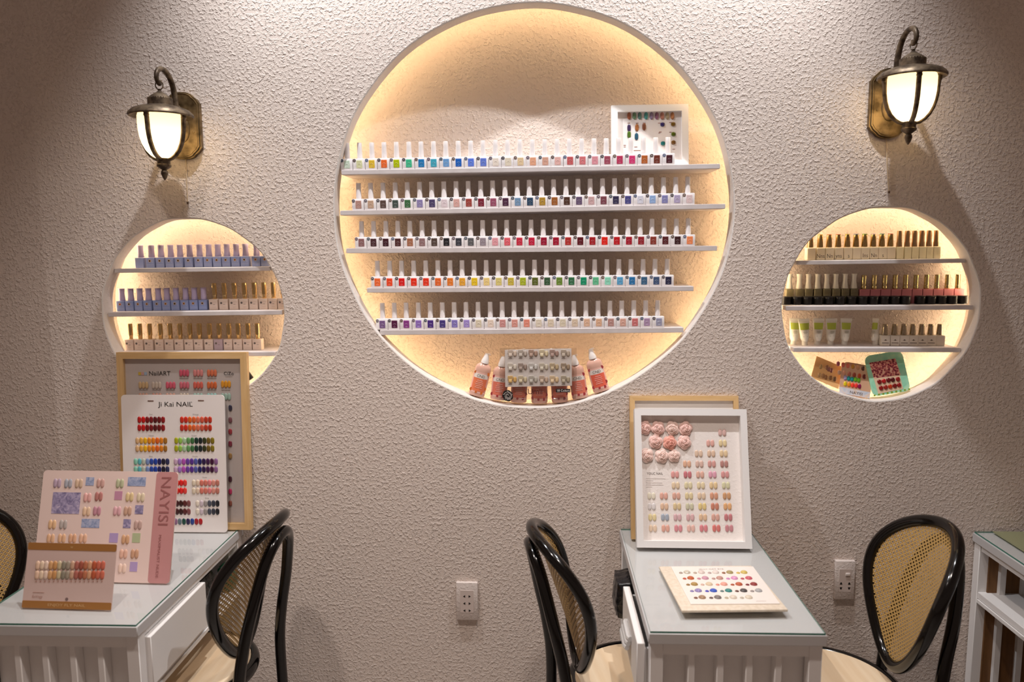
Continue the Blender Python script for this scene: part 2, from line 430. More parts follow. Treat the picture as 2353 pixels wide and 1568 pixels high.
# ------------------------------------------------------------------ colour names
import colorsys
def cname(h):
    r, g, b = [int(h[i:i+2], 16)/255 for i in (0, 2, 4)]
    hh, s, v = colorsys.rgb_to_hsv(r, g, b); hh *= 360
    if s < .13: return 'charcoal' if v < .3 else ('grey' if v < .66 else 'off-white')
    if v < .22: return 'black'
    if hh < 14 or hh >= 340:
        if s < .3: return 'pale pink' if v > .75 else ('dusty mauve' if v > .5 else 'dark brown')
        if v < .42: return 'dark maroon'
        if s > .72: return 'bright red' if v > .75 else 'deep red'
        return 'rose pink' if v > .7 else ('brick red' if s > .55 else 'mauve brown')
    if hh < 40:
        if s < .35: return 'beige' if v > .7 else ('taupe' if v > .4 else 'dark brown')
        if v < .5: return 'brown'
        if s > .6: return 'orange' if v > .75 else 'copper brown'
        return 'peach' if v > .75 else 'tan'
    if hh < 62: return 'cream' if s < .35 else ('yellow' if v > .7 else 'mustard')
    if hh < 95: return 'lime green' if s > .6 and v > .6 else ('pale lime' if v > .7 else 'olive green')
    if hh < 150: return 'dark green' if v < .5 else ('pale green' if s < .3 else 'green')
    if hh < 175: return 'mint green' if v > .6 else 'deep green'
    if hh < 200: return 'turquoise' if v > .55 else 'dark teal'
    if hh < 225:
        if v < .4: return 'navy blue'
        return 'bright blue' if s > .6 else ('sky blue' if v > .7 else 'slate blue')
    if hh < 262:
        if v < .4: return 'dark indigo'
        return 'periwinkle blue' if s > .45 else 'pale lavender'
    if hh < 300: return 'purple' if s > .4 else 'lilac'
    return 'plum purple' if v < .4 else ('magenta' if s > .5 else 'mauve pink')

# ------------------------------------------------------------------ white-cased polish bottles (large niche)
BW, BH, BD = .0385, .0362, .036
m = MB()
m.rbox(-BW/2, BW/2, 0, BD, 0, BH, .0022, seg=2)
m.lathe([(.0075, BH-.001), (.0075, BH+.0015)], 14, T=Matrix.Translation((0, BD/2, 0)))
ME_CASE = m.mesh('bottle_case', M_POLWHITE)
capT = Matrix.Translation((0, BD/2, BH+.0012))
m = MB(); m.lathe([(.0083, 0), (.0087, .0006), (.0086, .006), (.0082, .018), (.0078, .034), (.0077, .0485), (.0072, .0497), (.0001, .0498)], 18, T=capT)
ME_CAP = m.mesh('bottle_cap', M_CAP)
def swatch_mesh(hexc):
    key = 'sw'+hexc
    if key in bpy.data.meshes: return bpy.data.meshes[key]
    c0 = mat(hexc, .3, k=1.05)
    q = MB(); x0, x1, z0, z1 = -.0075, .0115, .0055, .0305
    q.rbox(x0, x1, -.0010, .002, z0, z1, .0008, 0, 1)
    cx = (x0+x1)/2; pts = [(cx+.0052*cos(a), -.0011, .0150+.0052*sin(a)) for a in [radians(20+14*i) for i in range(11)]]
    q.tube(pts, .00055, 4, m=1)
    q.tube([(cx-.004, -.0011, .0105), (cx, -.0011, .0092), (cx+.004, -.0011, .0105)], .0005, 4, m=1)
    q.text('A', cx, .0152, .006, -.0013, 1)
    r, g, b = [int(hexc[i:i+2], 16) for i in (0, 2, 4)]
    hl = '%02x%02x%02x' % tuple(int(x+(255-x)*.35) for x in (r, g, b))  # lighter tint puts the embossed logo's highlight into its colour
    me = q.mesh(key, [c0, mat(hl, .3)]); return me
STK = ['6c5c6c', '4c5c6c', '5a4a48', '5c6c8c', '4a4450', '6c6470', '44424c', '705a50']
def sticker_mesh(n):
    q = MB(); q.lathe([(.0001, 0), (.0052, 0), (.0052, .0004), (.0001, .0004)], 14, 0, cap=False, T=Matrix.Translation((-.0142, -.0002, .0300)) @ Matrix.Rotation(pi/2, 4, 'X'))
    q.text(str(n), -.0142, .0300, .0062, -.0009, 1, sx=.85)
    return q.mesh('number_sticker', [mat(STK[n % len(STK)], .5), mat('e4dcd8', .5)])
ROWS = [
 (796, 1536.5, 'c3d3c0 d2d3a5 dcb93a e5692f b0be00 3fb88c 1f78b4 3fa5bd 6b9bcc 1a5fb8 5a7ad8 6078cc e5d9cc ddd2bd dcc39c dfa382 d0a08c dfb0a8 c05a5c cf7478 d7909a 9c4a5c b8385c d03a72 b0602e 6e3428 4a222a'),
 (822.7, 1582.5, 'b48c80 c0a088 5c4842 44504a 3f6a44 8c82ae 4c4268 dcccd0 d8a8a0 9c443c 7a2434 985068 4c2a42 7494b4 2e4862 b08a34 9c5e2c 4e3226 665470 c8a4a4 7c4650 34304e 4a4a84 d4d4e0 92aed8 8484b4 b0a4c4 dcc4c4'),
 (829, 1583.4, '8c6464 4a2c30 401c24 502c2c a46c50 907070 54443c 222226 3a3c44 5c5c5e 948890 e09ca4 e0606c c82c44 c41f40 9c1434 a41230 b4302c 5e121e a81e26 e02218 c01620 a81a2e 98242e 8c3a30 5a2428 3c1e22 f08e5c'),
 (866, 1534.5, 'ee6c34 ee4a24 da1c1c e63018 e4361c e4682c e47c2c e4a434 e4c020 e8cc84 d8c878 c4b040 a8b428 5c6428 385a3c 6a8a34 34704a 0e9468 62bc8e 8edcc0 5aa4d0 2a74ac 3c6486 44587c 2c2c48'),
 (877.5, 1512.8, '7a5c8c 541c40 8c4088 9070bc 4c3080 483c80 8478bc a08ccc d8ccb4 e4d0c0 cc908c d8988c e4907c e0d4c0 dcccb4 d8ccb4 d8c4ac dcb498 dcb090 b88c84 d8a898 cc7474 ac90b0 9c9cb4')]
RN = ['top', 'second', 'middle', 'fourth', 'lowest']
num = 0
for ri, (xa, xb, cols) in enumerate(ROWS):
    cols = cols.split(); n = len(cols); sh = BS[ri]
    for i, hc in enumerate(cols):
        num += 1
        px = xa+(xb-xa)*i/(n-1)
        p = on(sh, px, YB+.006)
        p.y += random.uniform(0, .0025)
        t = thing('nail_polish_bottle', p, f"white-capped polish bottle, {cname(hc)} window, {ordl(i, n)} on the large niche's {RN[ri]} shelf", 'nail polish',
                  f"white polish bottles on the large niche's {RN[ri]} shelf", (0, -sh['tilt'], random.uniform(-.03, .03)))
        put('bottle_case', ME_CASE, t); put('cap', ME_CAP, t); put('colour_window', swatch_mesh(hc), t); put('number_sticker', sticker_mesh(num), t)

# ------------------------------------------------------------------ small-niche bottles
def mpx(pxw, Y=.07): return pxw*(D+Y)/F*1.008
YN = .066
# lavender bottles
bw = .0285
m = MB(); m.rbox(-bw/2, bw/2, 0, .028, 0, .0345, .002); LAV_B = m.mesh('lavender_body', mat('8a98c6', .35, name='lavender_blue_plastic'))
m = MB(); m.lathe([(.0098, 0), (.0104, .001), (.0098, .010), (.0088, .022), (.0094, .036), (.0100, .0395), (.0094, .0408), (.0001, .041)], 16, T=Matrix.Translation((0, .014, .0350)))
LAV_C = m.mesh('lavender_cap', mat('c0b2d2', .35, name='lavender_cap'))
def lav_badge(col):
    q = MB(); T = Matrix.Translation((-.001, -.0002, .0235)) @ Matrix.Rotation(pi/2, 4, 'X')
    q.lathe([(.0001, 0), (.0046, 0), (.0046, .0005), (.0001, .0005)], 12, 0, cap=False, T=T)
    q.lathe([(.0001, .0005), (.003, .0005), (.003, .0009), (.0001, .0009)], 10, 1, cap=False, T=T)
    return q.mesh('badge', [mat('d8b890', .5), mat(col, .4)])
BADGE = [lav_badge(c) for c in ('3c2a2c', '7a4a2c', '20202c', '5c3a20')]; BADGE_R = lav_badge('a02030')
q = MB(); q.box(-bw/2+.003, bw/2-.003, -.0003, .0002, .0105, .0112); q.box(-bw/2+.003, bw/2-.003, -.0003, .0002, .0068, .0072)
q.box(bw/2-.0075, bw/2-.0065, -.0003, .0002, .016, .028)
LAV_L = q.mesh('printed_line', mat('b4bcd8', .5))
def lav(sh, px, i, n, where, blank=False, red=False):
    p = on(sh, px, YN); t = thing('nail_polish_bottle', p, f"{'blank ' if blank else ''}lavender blue polish bottle, {ordl(i, n)} on the left niche's {where}", 'nail polish',
                                  f"lavender bottles on the left niche's {where}", (0, -sh['tilt'], random.uniform(-.08, .08)))
    put('bottle_body', LAV_B, t); put('cap', LAV_C, t)
    if not blank: put('badge', BADGE_R if red else random.choice(BADGE), t); put('printed_line', LAV_L, t)
xs = [320.7, 346, 368.4, 389.8, 410.9, 433.9, 457, 478, 499.3, 519.9, 541.3, 562.8, 588.5, 609.6]
for i, x in enumerate(xs): lav(LS[0], x, i, 14, 'top shelf', blank=(i == 0))
xs = [277.6, 298.2, 318.6, 339.2, 361.9, 382.3, 403.2, 424.2, 445.5, 466.6]
for i, x in enumerate(xs): lav(LS[1], x, i, 10, 'middle shelf', red=(i == 0))
# gold-capped bottles
gw = .0298
m = MB(); m.rbox(-gw/2, gw/2, 0, .029, 0, .0365, .0012); GB = m.mesh('beige_body', mat('dfcabc', .45, name='beige_box'))
GB2 = GB.copy(); GB2.materials.clear(); GB2.materials.append(mat('b8a4ac', .45))
m = MB(); m.lathe([(.0062, 0), (.0066, .001), (.0066, .011), (.0074, .0125), (.0078, .016), (.0078, .052), (.0070, .0535), (.0001, .0536)], 16, T=Matrix.Translation((0, .0145, .0365)))
GC = m.mesh('gold_cap', M_GOLD)
q = MB(); T = Matrix.Translation((-.007, -.0002, .0235)) @ Matrix.Rotation(pi/2, 4, 'X')
q.lathe([(.0001, 0), (.0036, 0), (.0036, .0005), (.0001, .0005)], 12, 0, cap=False, T=T)
q.box(-.0025, .011, -.0003, .0002, .0262, .0268, 1); q.box(-.001, .006, -.0004, .0002, .0182, .0192, 0); q.box(-.003, .008, -.0003, .0002, .0095, .0100, 1)
GL = q.mesh('label_print', [mat('6a605c', .5), mat('b09c90', .5)])
def gold(sh, px, i, n, where, alt=False):
    p = on(sh, px, YN); t = thing('nail_polish_bottle', p, f"{'lilac' if alt else 'beige'} gold-capped bottle, {ordl(i, n)} of its kind, left niche's {where}", 'nail polish',
                                  f"gold-capped bottles on the left niche's {where}", (0, -sh['tilt'], random.uniform(-.06, .06)))
    put('bottle_body', GB2 if alt else GB, t); put('cap', GC, t); put('label_print', GL, t)
for i, x in enumerate([490.8, 514.0, 537.8, 560.8, 582.9, 605.5, 627, 648.5]): gold(LS[1], x, i, 8, 'middle shelf')
for i, x in enumerate([297.0, 319.2, 342.2, 366, 388.8, 411.3, 433.9, 456.2, 479.9, 502.0, 524.0, 546.6, 568.8, 590.9]): gold(LS[2], x, i, 14, 'lowest shelf', i == 9)
# small dark cap lying below the lowest left shelf
p = U(577, 872, .05)
m = MB(); m.lathe([(.0001, 0), (.010, 0), (.0105, .002), (.0105, .028), (.009, .030), (.006, .032), (.006, .042), (.0001, .042)], 16, 0)
m.lathe([(.0108, .0255), (.0110, .026), (.0110, .029), (.0108, .0295)], 16, 1)
o = m.build('bottle', [M_DARK, M_GOLD]); o.location = p; o.rotation_euler = (0, radians(-35), 0)
tag(o, 'small black and gold bottle lying at the foot of the left niche beside wooden frame', 'bottle')

# right niche, top shelf
rw = .0268
m = MB(); m.rbox(-rw/2, rw/2, 0, .027, 0, .0400, .003, seg=3); RB = m.mesh('cream_body', mat('e6dcc4', .35, name='cream_glass'))
m = MB(); m.lathe([(.0098, 0), (.0100, .001), (.0078, .0395), (.0074, .040), (.0001, .040)], 16, T=Matrix.Translation((0, .0135, .0405)))
RC = m.mesh('gold_tapered_cap', mat('c4a870', .16, 1.0, name='dark_gold_metal'))
def top_mesh(c):
    q = MB(); q.lathe([(.0076, .0400), (.0077, .0418), (.0001, .042)], 14, T=Matrix.Translation((0, .0135, .0405))); return q.mesh('cap_top', mat(c, .4))
tops = [None, 'e8c440', 'e47040', 'e46840', 'ecd440', '4890c4', '70c044', 'c4b4dc', '30a8a0', 'd43448']
tcn = ['gold', 'yellow', 'orange', 'orange', 'yellow', 'blue', 'green', 'lavender', 'teal', 'red']
txts = ['', 'Nns', 'Nn', 'yns', 's', '', 'Ins', 'Nn', 's', '']
for i, x in enumerate([1864, 1886.4, 1907.0, 1928.0, 1949, 1969, 1988.5, 2008.8, 2028.6, 2048.3]):
    p = on(RS[0], x, YN); t = thing('nail_polish_bottle', p, f"cream gold-capped bottle, {tcn[i]} cap top, {ordl(i, 16)} on right niche's top shelf", 'nail polish',
                                    "gold-capped cream bottles on the right niche's top shelf", (0, -RS[0]['tilt'], 0))
    put('bottle_body', RB, t); put('cap', RC, t)
    if tops[i]: put('cap_top', top_mesh(tops[i]), t)
    if txts[i]: q = MB(); q.text(txts[i], random.uniform(-.002, .002), .0125, .0185, -.0006, 0, sx=.85); q.build('printed_word', mat('4a443c', .5), t)
m = MB(); m.rbox(-.0108, .0108, 0, .022, 0, .0385, .0015); RB2 = m.mesh('cream_body', mat('ece4c0', .3, name='pale_cream_glass'))
m = MB(); m.lathe([(.0088, 0), (.0092, .001), (.0088, .014), (.0078, .0165), (.0080, .050), (.0074, .0515), (.0001, .0516)], 16, T=Matrix.Translation((0, .011, .0390)))
RC2 = m.mesh('bronze_cap', M_GOLDB)
for i, x in enumerate([2068, 2086.3, 2103.1, 2120, 2136.5, 2153.2]):
    p = on(RS[0], x, YN); t = thing('nail_polish_bottle', p, f"tall bronze-capped cream bottle, {ordl(i, 6)} of its kind, right niche's top shelf", 'nail polish',
                                    "bronze-capped bottles on the right niche's top shelf", (0, -RS[0]['tilt'], 0))
    put('bottle_body', RB2, t); put('cap', RC2, t)
# middle shelf of right niche
m = MB(); m.rbox(-.0128, .0128, 0, .024, 0, .0500, .003, seg=3); WB_ = m.mesh('olive_body', M_OLIVE)
m = MB(); m.lathe([(.0110, 0), (.0114, .001), (.0092, .012), (.0072, .026), (.0078, .040), (.0095, .0470), (.0088, .0485), (.0001, .0486)], 16, T=Matrix.Translation((0, .012, .0505)))
WC_ = m.mesh('white_flared_cap', mat('ebe4d4', .35))
YBK = .108
for i, x in enumerate([1815, 1837.5, 1858.3, 1879.2, 1900, 1921.0, 1942.4, 1963]):
    p = on(RS[1], x, YBK); t = thing('nail_polish_bottle', p, f"olive bottle with white flared cap, {ordl(i, 8)} behind the right niche's black jars", 'nail polish',
                                    "olive bottles behind the black jars", (0, -RS[1]['tilt'], 0))
    put('bottle_body', WB_, t); put('cap', WC_, t)
m = MB(); m.rbox(-.0158, .0158, 0, .028, 0, .0475, .001, seg=1); PB = m.mesh('pink_body', mat('cf8088', .4, name='dusty_pink_plastic'))
m = MB(); m.lathe([(.0074, 0), (.0078, .001), (.0078, .010), (.0070, .0115), (.0074, .013), (.0074, .0455), (.0068, .047), (.0001, .0471)], 16, T=Matrix.Translation((0, .014, .0475)))
PC = m.mesh('mirror_cap', mat('d0bc84', .08, 1.0, name='champagne_mirror'))
for i, x in enumerate([1986.5, 2010.4, 2034.6, 2058.6, 2082.6, 2106.6, 2130.7, 2154.9, 2179, 2203]):
    p = on(RS[1], x, YBK-.004); t = thing('nail_polish_bottle', p, f"pink bottle with mirror cap, {ordl(i, 10)} behind the right niche's black jars", 'nail polish',
                                    "pink bottles behind the black jars", (0, -RS[1]['tilt'], 0))
    put('bottle_body', PB, t); put('cap', PC, t)
jr = .0166
m = MB(); m.lathe([(jr-.002, 0), (jr, .002), (jr, .0225), (jr-.001, .0238), (jr-.003, .024)], 22, T=Matrix.Translation((0, jr, 0))); JB = m.mesh('jar_body', mat('0d0b0a', .35, name='black_plastic_jar'))
m = MB(); m.lathe([(jr-.0005, .0235), (jr, .024), (jr, .0262), (jr-.001, .027), (.0001, .027)], 22, T=Matrix.Translation((0, jr, 0))); JL = m.mesh('jar_lid', mat('2a2624', .3, name='dark_lid'))
JX = [1809.5, 1834, 1858.3, 1882.7, 1908, 1934.0, 1960.0, 1985.5, 2010.5, 2035.2, 2059.9, 2084.6, 2119, 2143.7, 2168.3, 2193.0, 2217.8]
for i, x in enumerate(JX):
    p = on(RS[1], x, .070+random.uniform(-.002, .002)); t = thing('gel_jar', p, f"short black jar, {ordl(i, 17)} in the front row of right niche's middle shelf", 'jar',
                                    "black jars on the right niche's middle shelf", (0, -RS[1]['tilt'], 0))
    put('jar_body', JB, t); put('lid', JL, t)
# lowest shelf: tubes
def tube_mesh(narrow=1.0):
    q = MB(); w0, d0 = .0150, .0145; w1, d1 = .0185*narrow, .0012
    prof = []
    n = 20; levels = 9; vs = []; fs = []
    for j in range(levels):
        t = j/(levels-1); a = w0*.82*(1-t)+w1*t if t > 0 else w0*.6; dd = d0*(1-t)**.8+d1
        z = .014+t*.066
        for k in range(n):
            g = 2*pi*k/n; vs.append((a*cos(g), dd*sin(g), z))
    for j in range(levels-1):
        for k in range(n): fs.append((j*n+k, j*n+(k+1) % n, (j+1)*n+(k+1) % n, (j+1)*n+k))
    fs.append(tuple(range(n-1, -1, -1))); fs.append(tuple(range((levels-1)*n, levels*n)))
    q.add(vs, fs)
    q.box(-w1, w1, -.0012, .0012, .080, .088)
    return q.mesh('tube_body', mat('ece8dc', .4, name='tube_plastic'))
TB = tube_mesh(); TBN = tube_mesh(.62)
m = MB(); m.lathe([(.0088, 0), (.0095, .001), (.0090, .014), (.0080, .0145)], 16); TCAP = m.mesh('tube_cap', mat('ece6da', .4))
def band(nr):
    q = MB(); n = 8; vs = []; fs = []
    for z, t in ((.052, (.052-.014)/.066), (.0735, (.0735-.014)/.066)):
        a = .0123*(1-t)+.0185*nr*t; dd = .0145*(1-t)**.8+.0012
        for k in range(n+1):
            g = pi+pi*(.18+.64*k/n); vs.append((a*1.01*cos(g), dd*1.04*sin(g)-.0004, z))
    for k in range(n): fs.append((k, k+1, n+1+k+1, n+1+k))
    q.add(vs, fs); return q.mesh('green_band', mat('b8c850', .5, name='lime_band'))
TBD, TBDN = band(1), band(.62)
q = MB()
for z, w in ((.046, .006), (.043, .008), (.040, .005), (.030, .007), (.0275, .0065)): q.box(-w, w, -.0120, -.0112, z, z+.0007)
TPR = q.mesh('tube_print', mat('9c9a84', .6))
for i, (x, r) in enumerate([(1823, 2), (1849, -4), (1877.5, 1), (1908, 0), (1940, 2), (2011, -2)]):
    p = on(RS[2], x, .086 if i == 1 else .098); t = thing('cream_tube', p, f"white squeeze tube with lime band, {ordl(i, 6)} on the right niche's lowest shelf", 'tube',
                                      'squeeze tubes on the lowest shelf', (0, radians(r), radians(-60) if i == 5 else 0))
    put('tube_body', TBN if i == 5 else TB, t); put('cap', TCAP, t); put('green_band', TBDN if i == 5 else TBD, t); put('printed_lines', TPR, t)
m = MB(); m.rbox(-.0142, .0142, 0, .028, 0, .0345, .002); SB = m.mesh('white_body', mat('ddd2c2', .35, name='milk_glass'))
m = MB(); m.lathe([(.0092, 0), (.0095, .001), (.0085, .018), (.0075, .0355), (.0070, .0362), (.0001, .0363)], 16, T=Matrix.Translation((0, .014, .0350))); SCp = m.mesh('silver_cap', mat('b8aa90', .22, 1.0, name='champagne_metal'))
q = MB(); q.box(-.0105, .0105, -.0004, .0002, .0090, .0112); q.prism([(-.006, .017), (0, .0225), (.006, .017), (.003, .0185), (0, .017), (-.003, .0185)], -.0004, .0002)
SL = q.mesh('label_print', mat('6a5c50', .5))
for i, x in enumerate([2034.2, 2056.3, 2077.6, 2098.4, 2119, 2139.6, 2160.2]):
    p = on(RS[2], x, YN); t = thing('nail_polish_bottle', p, f"milky bottle with champagne cap, {ordl(i, 7)} on the right niche's lowest shelf", 'nail polish',
                                    "milky bottles on the right niche's lowest shelf", (0, -RS[2]['tilt'], radians(-8)))
    put('bottle_body', SB, t); put('cap', SCp, t)
    if i < 6: put('label_print', SL, t)

# ------------------------------------------------------------------ boards
class Board:
    """a flat thing: local x right, z up, -y towards the viewer; fixed by its bottom corners on a surface and a top-left photo point at depth"""
    def __init__(s, name, bl, br, tl, label, cat, group=None, thick=0.0):
        X = (br-bl).normalized(); Z = tl-bl; Z = (Z-X*Z.dot(X)); s.h = Z.length; Z.normalize(); Y = Z.cross(X)
        s.w = (br-bl).length
        if thick: bl = bl+Z*(thick*max(0, -Y.z)/Z.z)
        s.o = bl
        s.M = Matrix(((X.x, Y.x, Z.x, bl.x), (X.y, Y.y, Z.y, bl.y), (X.z, Y.z, Z.z, bl.z), (0, 0, 0, 1)))
        s.Mi = s.M.inverted(); s.Y = Y
        s.root = bpy.data.objects.new(name, None); s.root.empty_display_size = .05; COL.objects.link(s.root)
        s.root.matrix_world = s.M; tag(s.root, label, cat, group)
    def at(s, px, py, off=0.0):
        d = ray(px, py); o = s.o+s.Y*off
        t = (o-CAM).dot(s.Y)/d.dot(s.Y); q = s.Mi @ (CAM+d*t); return q.x, q.z
    def cr(s, cx, cy, sc, ox, oy, off=0.0): return s.at(ox+cx/sc, oy+cy/sc, off)
def frame_mesh(w, h, b, y0, y1):
    q = MB()
    outer = [(0, 0), (w, 0), (w, h), (0, h)]; inner = [(b, b), (w-b, b), (w-b, h-b), (b, h-b)]
    for i in range(4):
        j = (i+1) % 4
        mi = 1 if i in (0, 2) else 0
        poly = [outer[i], outer[j], inner[j], inner[i]]
        q.prism(poly, y0, y1, mi)
    return q
# nail tips
def tip_mesh(name, prof=1.0):
    q = MB(); nu, nv = 8, 8; vs = []; fs = []
    for j in range(nv+1):
        t = j/nv
        for i in range(nu+1):
            a = pi*i/nu
            wd = .5*(1-abs(2*t-1)**3.2)**.5 if 0 < t < 1 else .06
            vs.append((-wd*cos(a), -.32*sin(a)*min(1, wd*2.2), t-.5))
    for j in range(nv):
        for i in range(nu): a = j*(nu+1)+i; fs.append((a, a+1, a+nu+2, a+nu+1))
    q.add(vs, fs); return q
TIPMB = tip_mesh('tip')
TIPS = {}
def tip(parent, x, z, w, h, hexc, y=0.0, rough=.22, k=1.0, name='nail_tip', rot=0):
    key = (hexc, rough, k)
    if key not in TIPS: TIPS[key] = TIPMB.mesh('nail_tip', mat(hexc, rough, k=k, coat=.3), 60)
    return put(name, TIPS[key], parent, (x, y, z), (0, rot, 0), (w, w*.8, h))
def rrect(w, h, r, n=5, x0=0, z0=0):
    pts = []
    for cx, cz, a0 in ((w-r, h-r, 0), (r, h-r, 90), (r, r, 180), (w-r, r, 270)):
        for i in range(n+1): a = radians(a0+90*i/n); pts.append((x0+cx+r*cos(a), z0+cz+r*sin(a)))
    return pts
def foot_y(px, py, z): return UZ(px, py, z)
ZD = .755       # top of the desk glass

# --- oak frame, left desk
bl = UZ(285, 1222, ZD); br = UZ(577, 1222, ZD); br.y = bl.y = -.045; bl.x = U(283, 1222, -.045).x; br.x = U(577.5, 1222, -.045).x
tl = U(276, 811, -.012); tl.x = bl.x
B = Board('picture_frame', bl, br, tl, 'large pale wood frame of nail swatches leaning on wall behind left desk', 'picture frame', thick=.0205)
b_ = .0215
q = frame_mesh(B.w, B.h, b_, 0, .020); q.build('frame', [M_OAK, M_OAKX], B.root, 0)
q = MB(); q.box(b_-.002, B.w-b_+.002, .014, .018, b_-.002, B.h-b_+.002); q.build('backing_sheet', mat('cfc4bf', .6, name='grey_linen_paper'), B.root)
q = MB(); q.box(b_-.002, B.w-b_+.002, .003, .0045, b_-.002, B.h-b_+.002); q.build('glazing', clear('frame_glazing', (.98, .98, .98), 0, .05), B.root)
C2 = (3.483, 260, 790)
def pal(h, f): return '%02x%02x%02x' % tuple(int(int(h[i:i+2], 16)*(1-f)+240*f) for i in (0, 2, 4))
def cluster(bd, cx, cy, cols, wpx, hpx, C, y, gap=1.0, **kw):
    x, z = bd.cr(cx, cy, *C, off=y); w = wpx/C[0]/700; h = hpx/C[0]/700
    n = len(cols)
    for i, c in enumerate(cols): tip(bd.root, x+(i-(n-1)/2)*w*gap, z, w, h, c, y, **kw)
for cx, cy, c in [(568, 235, 'd85870'), (680, 235, 'e08c88'), (790, 235, 'e07850'), (242, 333, 'd8b888'), (347, 333, 'd8c8b8'), (460, 333, 'e06078'), (570, 333, 'dc7080'), (680, 333, 'e06858'), (790, 333, 'e07038'), (902, 325, 'e8a020'),
                  (242, 425, 'e0a488'), (350, 425, 'dc9880'), (460, 425, 'e0a890'), (570, 425, 'dcc8b0'), (680, 425, 'a8d0c0'), (790, 425, '9cd4cc'), (902, 425, 'a8c8b8')]:
    cluster(B, cx, cy, [c]*3, 27, 60, C2, .012)
for cy, c in [(515, '202040'), (612, '7c4850'), (705, 'a02030'), (803, '801c38'), (900, 'a07840'), (1085, '481028'), (1185, 'c83068'), (1280, '945040')]:
    x, z = B.cr(937, cy, *C2, off=.012); tip(B.root, x, z, .0125, .021, c, .012)
q = MB(); x, z = B.cr(372, 240, *C2, off=.013); q.text('NailART', x, z, .021, .0125, 0)
x, z = B.cr(925, 240, *C2, off=.013); q.text('CiZo', x, z, .016, .0125, 1)
x, z = B.cr(925, 262, *C2, off=.013); q.box(x-.012, x+.012, .0125, .013, z, z+.0008, 2)
for cx, cy in [(568, 278), (680, 278), (790, 278)]+[(c, 372) for c in (242, 347, 460, 570, 680, 790, 902)]:
    x, z = B.cr(cx, cy, *C2, off=.013); q.box(x-.015, x+.015, .0125, .013, z, z+.0012, 2)
q.build('printed_title', [M_DARK, M_DARK, M_INKL], B.root)
q = MB()
for i, c in enumerate('d8b840 d8a8a0 a8c0d8'.split()):
    x, z = B.cr(212+24*i, 240, *C2, off=.013); q.box(x-.0045, x+.0045, .0125, .013, z-.005, z+.005, i)
q.build('colour_bar', [mat(c, .5) for c in 'd8b840 d8a8a0 a8c0d8'.split()], B.root)

# --- white acrylic board
bl = UZ(287, 1227, ZD); br = UZ(521, 1227, ZD); br.y = bl.y = -.066; bl.x = U(288, 1227, -.066).x; br.x = U(523, 1227, -.066).x
tl = U(285, 908, -.034); tl.x = bl.x
B = Board('colour_chart_board', bl, br, tl, 'white acrylic board of colourful nail tips standing before the wood frame on left desk', 'colour chart', thick=.0042)
q = MB(); q.prism(rrect(B.w, B.h, .012), 0, .004); q.build('panel', mat('ece4e0', .25, name='white_acrylic'), B.root)
q = MB()
x, z = B.cr(500, 487, *C2); q.text('Ji Kai NAIL', x, z, .022, -.0006, 0, sx=1.15)
x, z = B.cr(627, 468, *C2); q.text('o', x, z, .008, -.0006, 0)
q.build('title_text', M_DARK, B.root)
q = MB()
for cx, cy in ((300, 459), (703, 456)):
    x, z = B.cr(cx, cy, *C2); q.rbox(x-.010, x+.010, -.0008, .001, z-.0022, z+.0022, .0006, seg=1)
q.build('hanging_slot', mat('7c6258', .5), B.root)
q = MB()
for cx, cy, s in ((303, 567, 'Red'), (660, 567, 'Orange'), (303, 737, 'Yellow'), (648, 737, 'Green'), (303, 903, 'Blue'), (657, 903, 'Purple'), (733, 1071, 'Nude'), (752, 1237, 'Grey')):
    x, z = B.cr(cx, cy, *C2); q.text(s, x, z, .0066, -.0006)
q.build('group_headings', M_INKL, B.root)
G = [(210, 400, (610, 674), 'b41818 c01010 7c1014 7a1018 5a0c14 6c1014 8c1418'),
     (550, 775, (610, 674), 'c8301c cc2c18 d86018 d8602c d87050 d05840 b83820 b83018'),
     (193, 418, (777, 840), 'd8b080 e0a840 e4b018 e08c18 e08018 dc6418 d88018 a06c20'),
     (505, 795, (777, 840), 'a8a818 90c050 a8c8a0 609858 3c7040 0c3028 0c2020 303818 6c5818 807018'),
     (180, 435, (945, 1008), '8cc8b0 60b4bc b8c0b0 7890c0 2848a0 1840a0 141c60 14142c 2c3058'),
     (500, 823, (945, 1008), 'c8a8c0 a078c0 b050b0 6840a0 583090 5058a0 1c1c60 281048 40184c 401038 886090'),
     (645, 835, (1115, 1178), 'e0d0b8 e0c8b0 d87868 d07868 e08080 d89080 c07868'),
     (515, 575, (1115, 1178), 'd02820 e02020 e04038'), (512, 605, (1280, 1345), '401418 34100c 582020 7c4848'),
     (675, 835, (1280, 1345), 'e0d4c4 c8b8c0 9c9490 484c58 303440 181820'), (500, 700, (1425,), '886080 607078 0c4438 281848 1c3c88 981020 a80c18')]
cnt = 0; sm = MB(); smm = []
for x0, x1, ys, cols in G:
    cols = cols.split(); n = len(cols)
    for yy in ys:
        for i, c in enumerate(cols):
            x, z = B.cr(x0+(x1-x0)*i/(n-1), yy, *C2)
            cnt += 1
            if cnt <= 100: tip(B.root, x, z, .0128, .0225, c, 0, rough=.3)
            else:
                smm.append(mat(c, .3, k=1.0, coat=.3))
                sm.add([(v[0]*.0128+x, v[1]*.0103, v[2]*.0225+z) for v in TIPMB.v], TIPMB.f, len(smm)-1)
o = sm.build('nail_tip', smm, B.root, 60); o['kind'] = 'stuff'

# --- NAYISI board
bl = UZ(74, 1334, ZD); br = UZ(389, 1342, ZD)
tl = U(106, 1081, bl.y+.085); tl = Vector((tl.x, tl.y, tl.z))
B = Board('colour_chart_board', bl, br, tl, 'pink landscape board with mauve strip of nail samples on the left desk', 'colour chart')
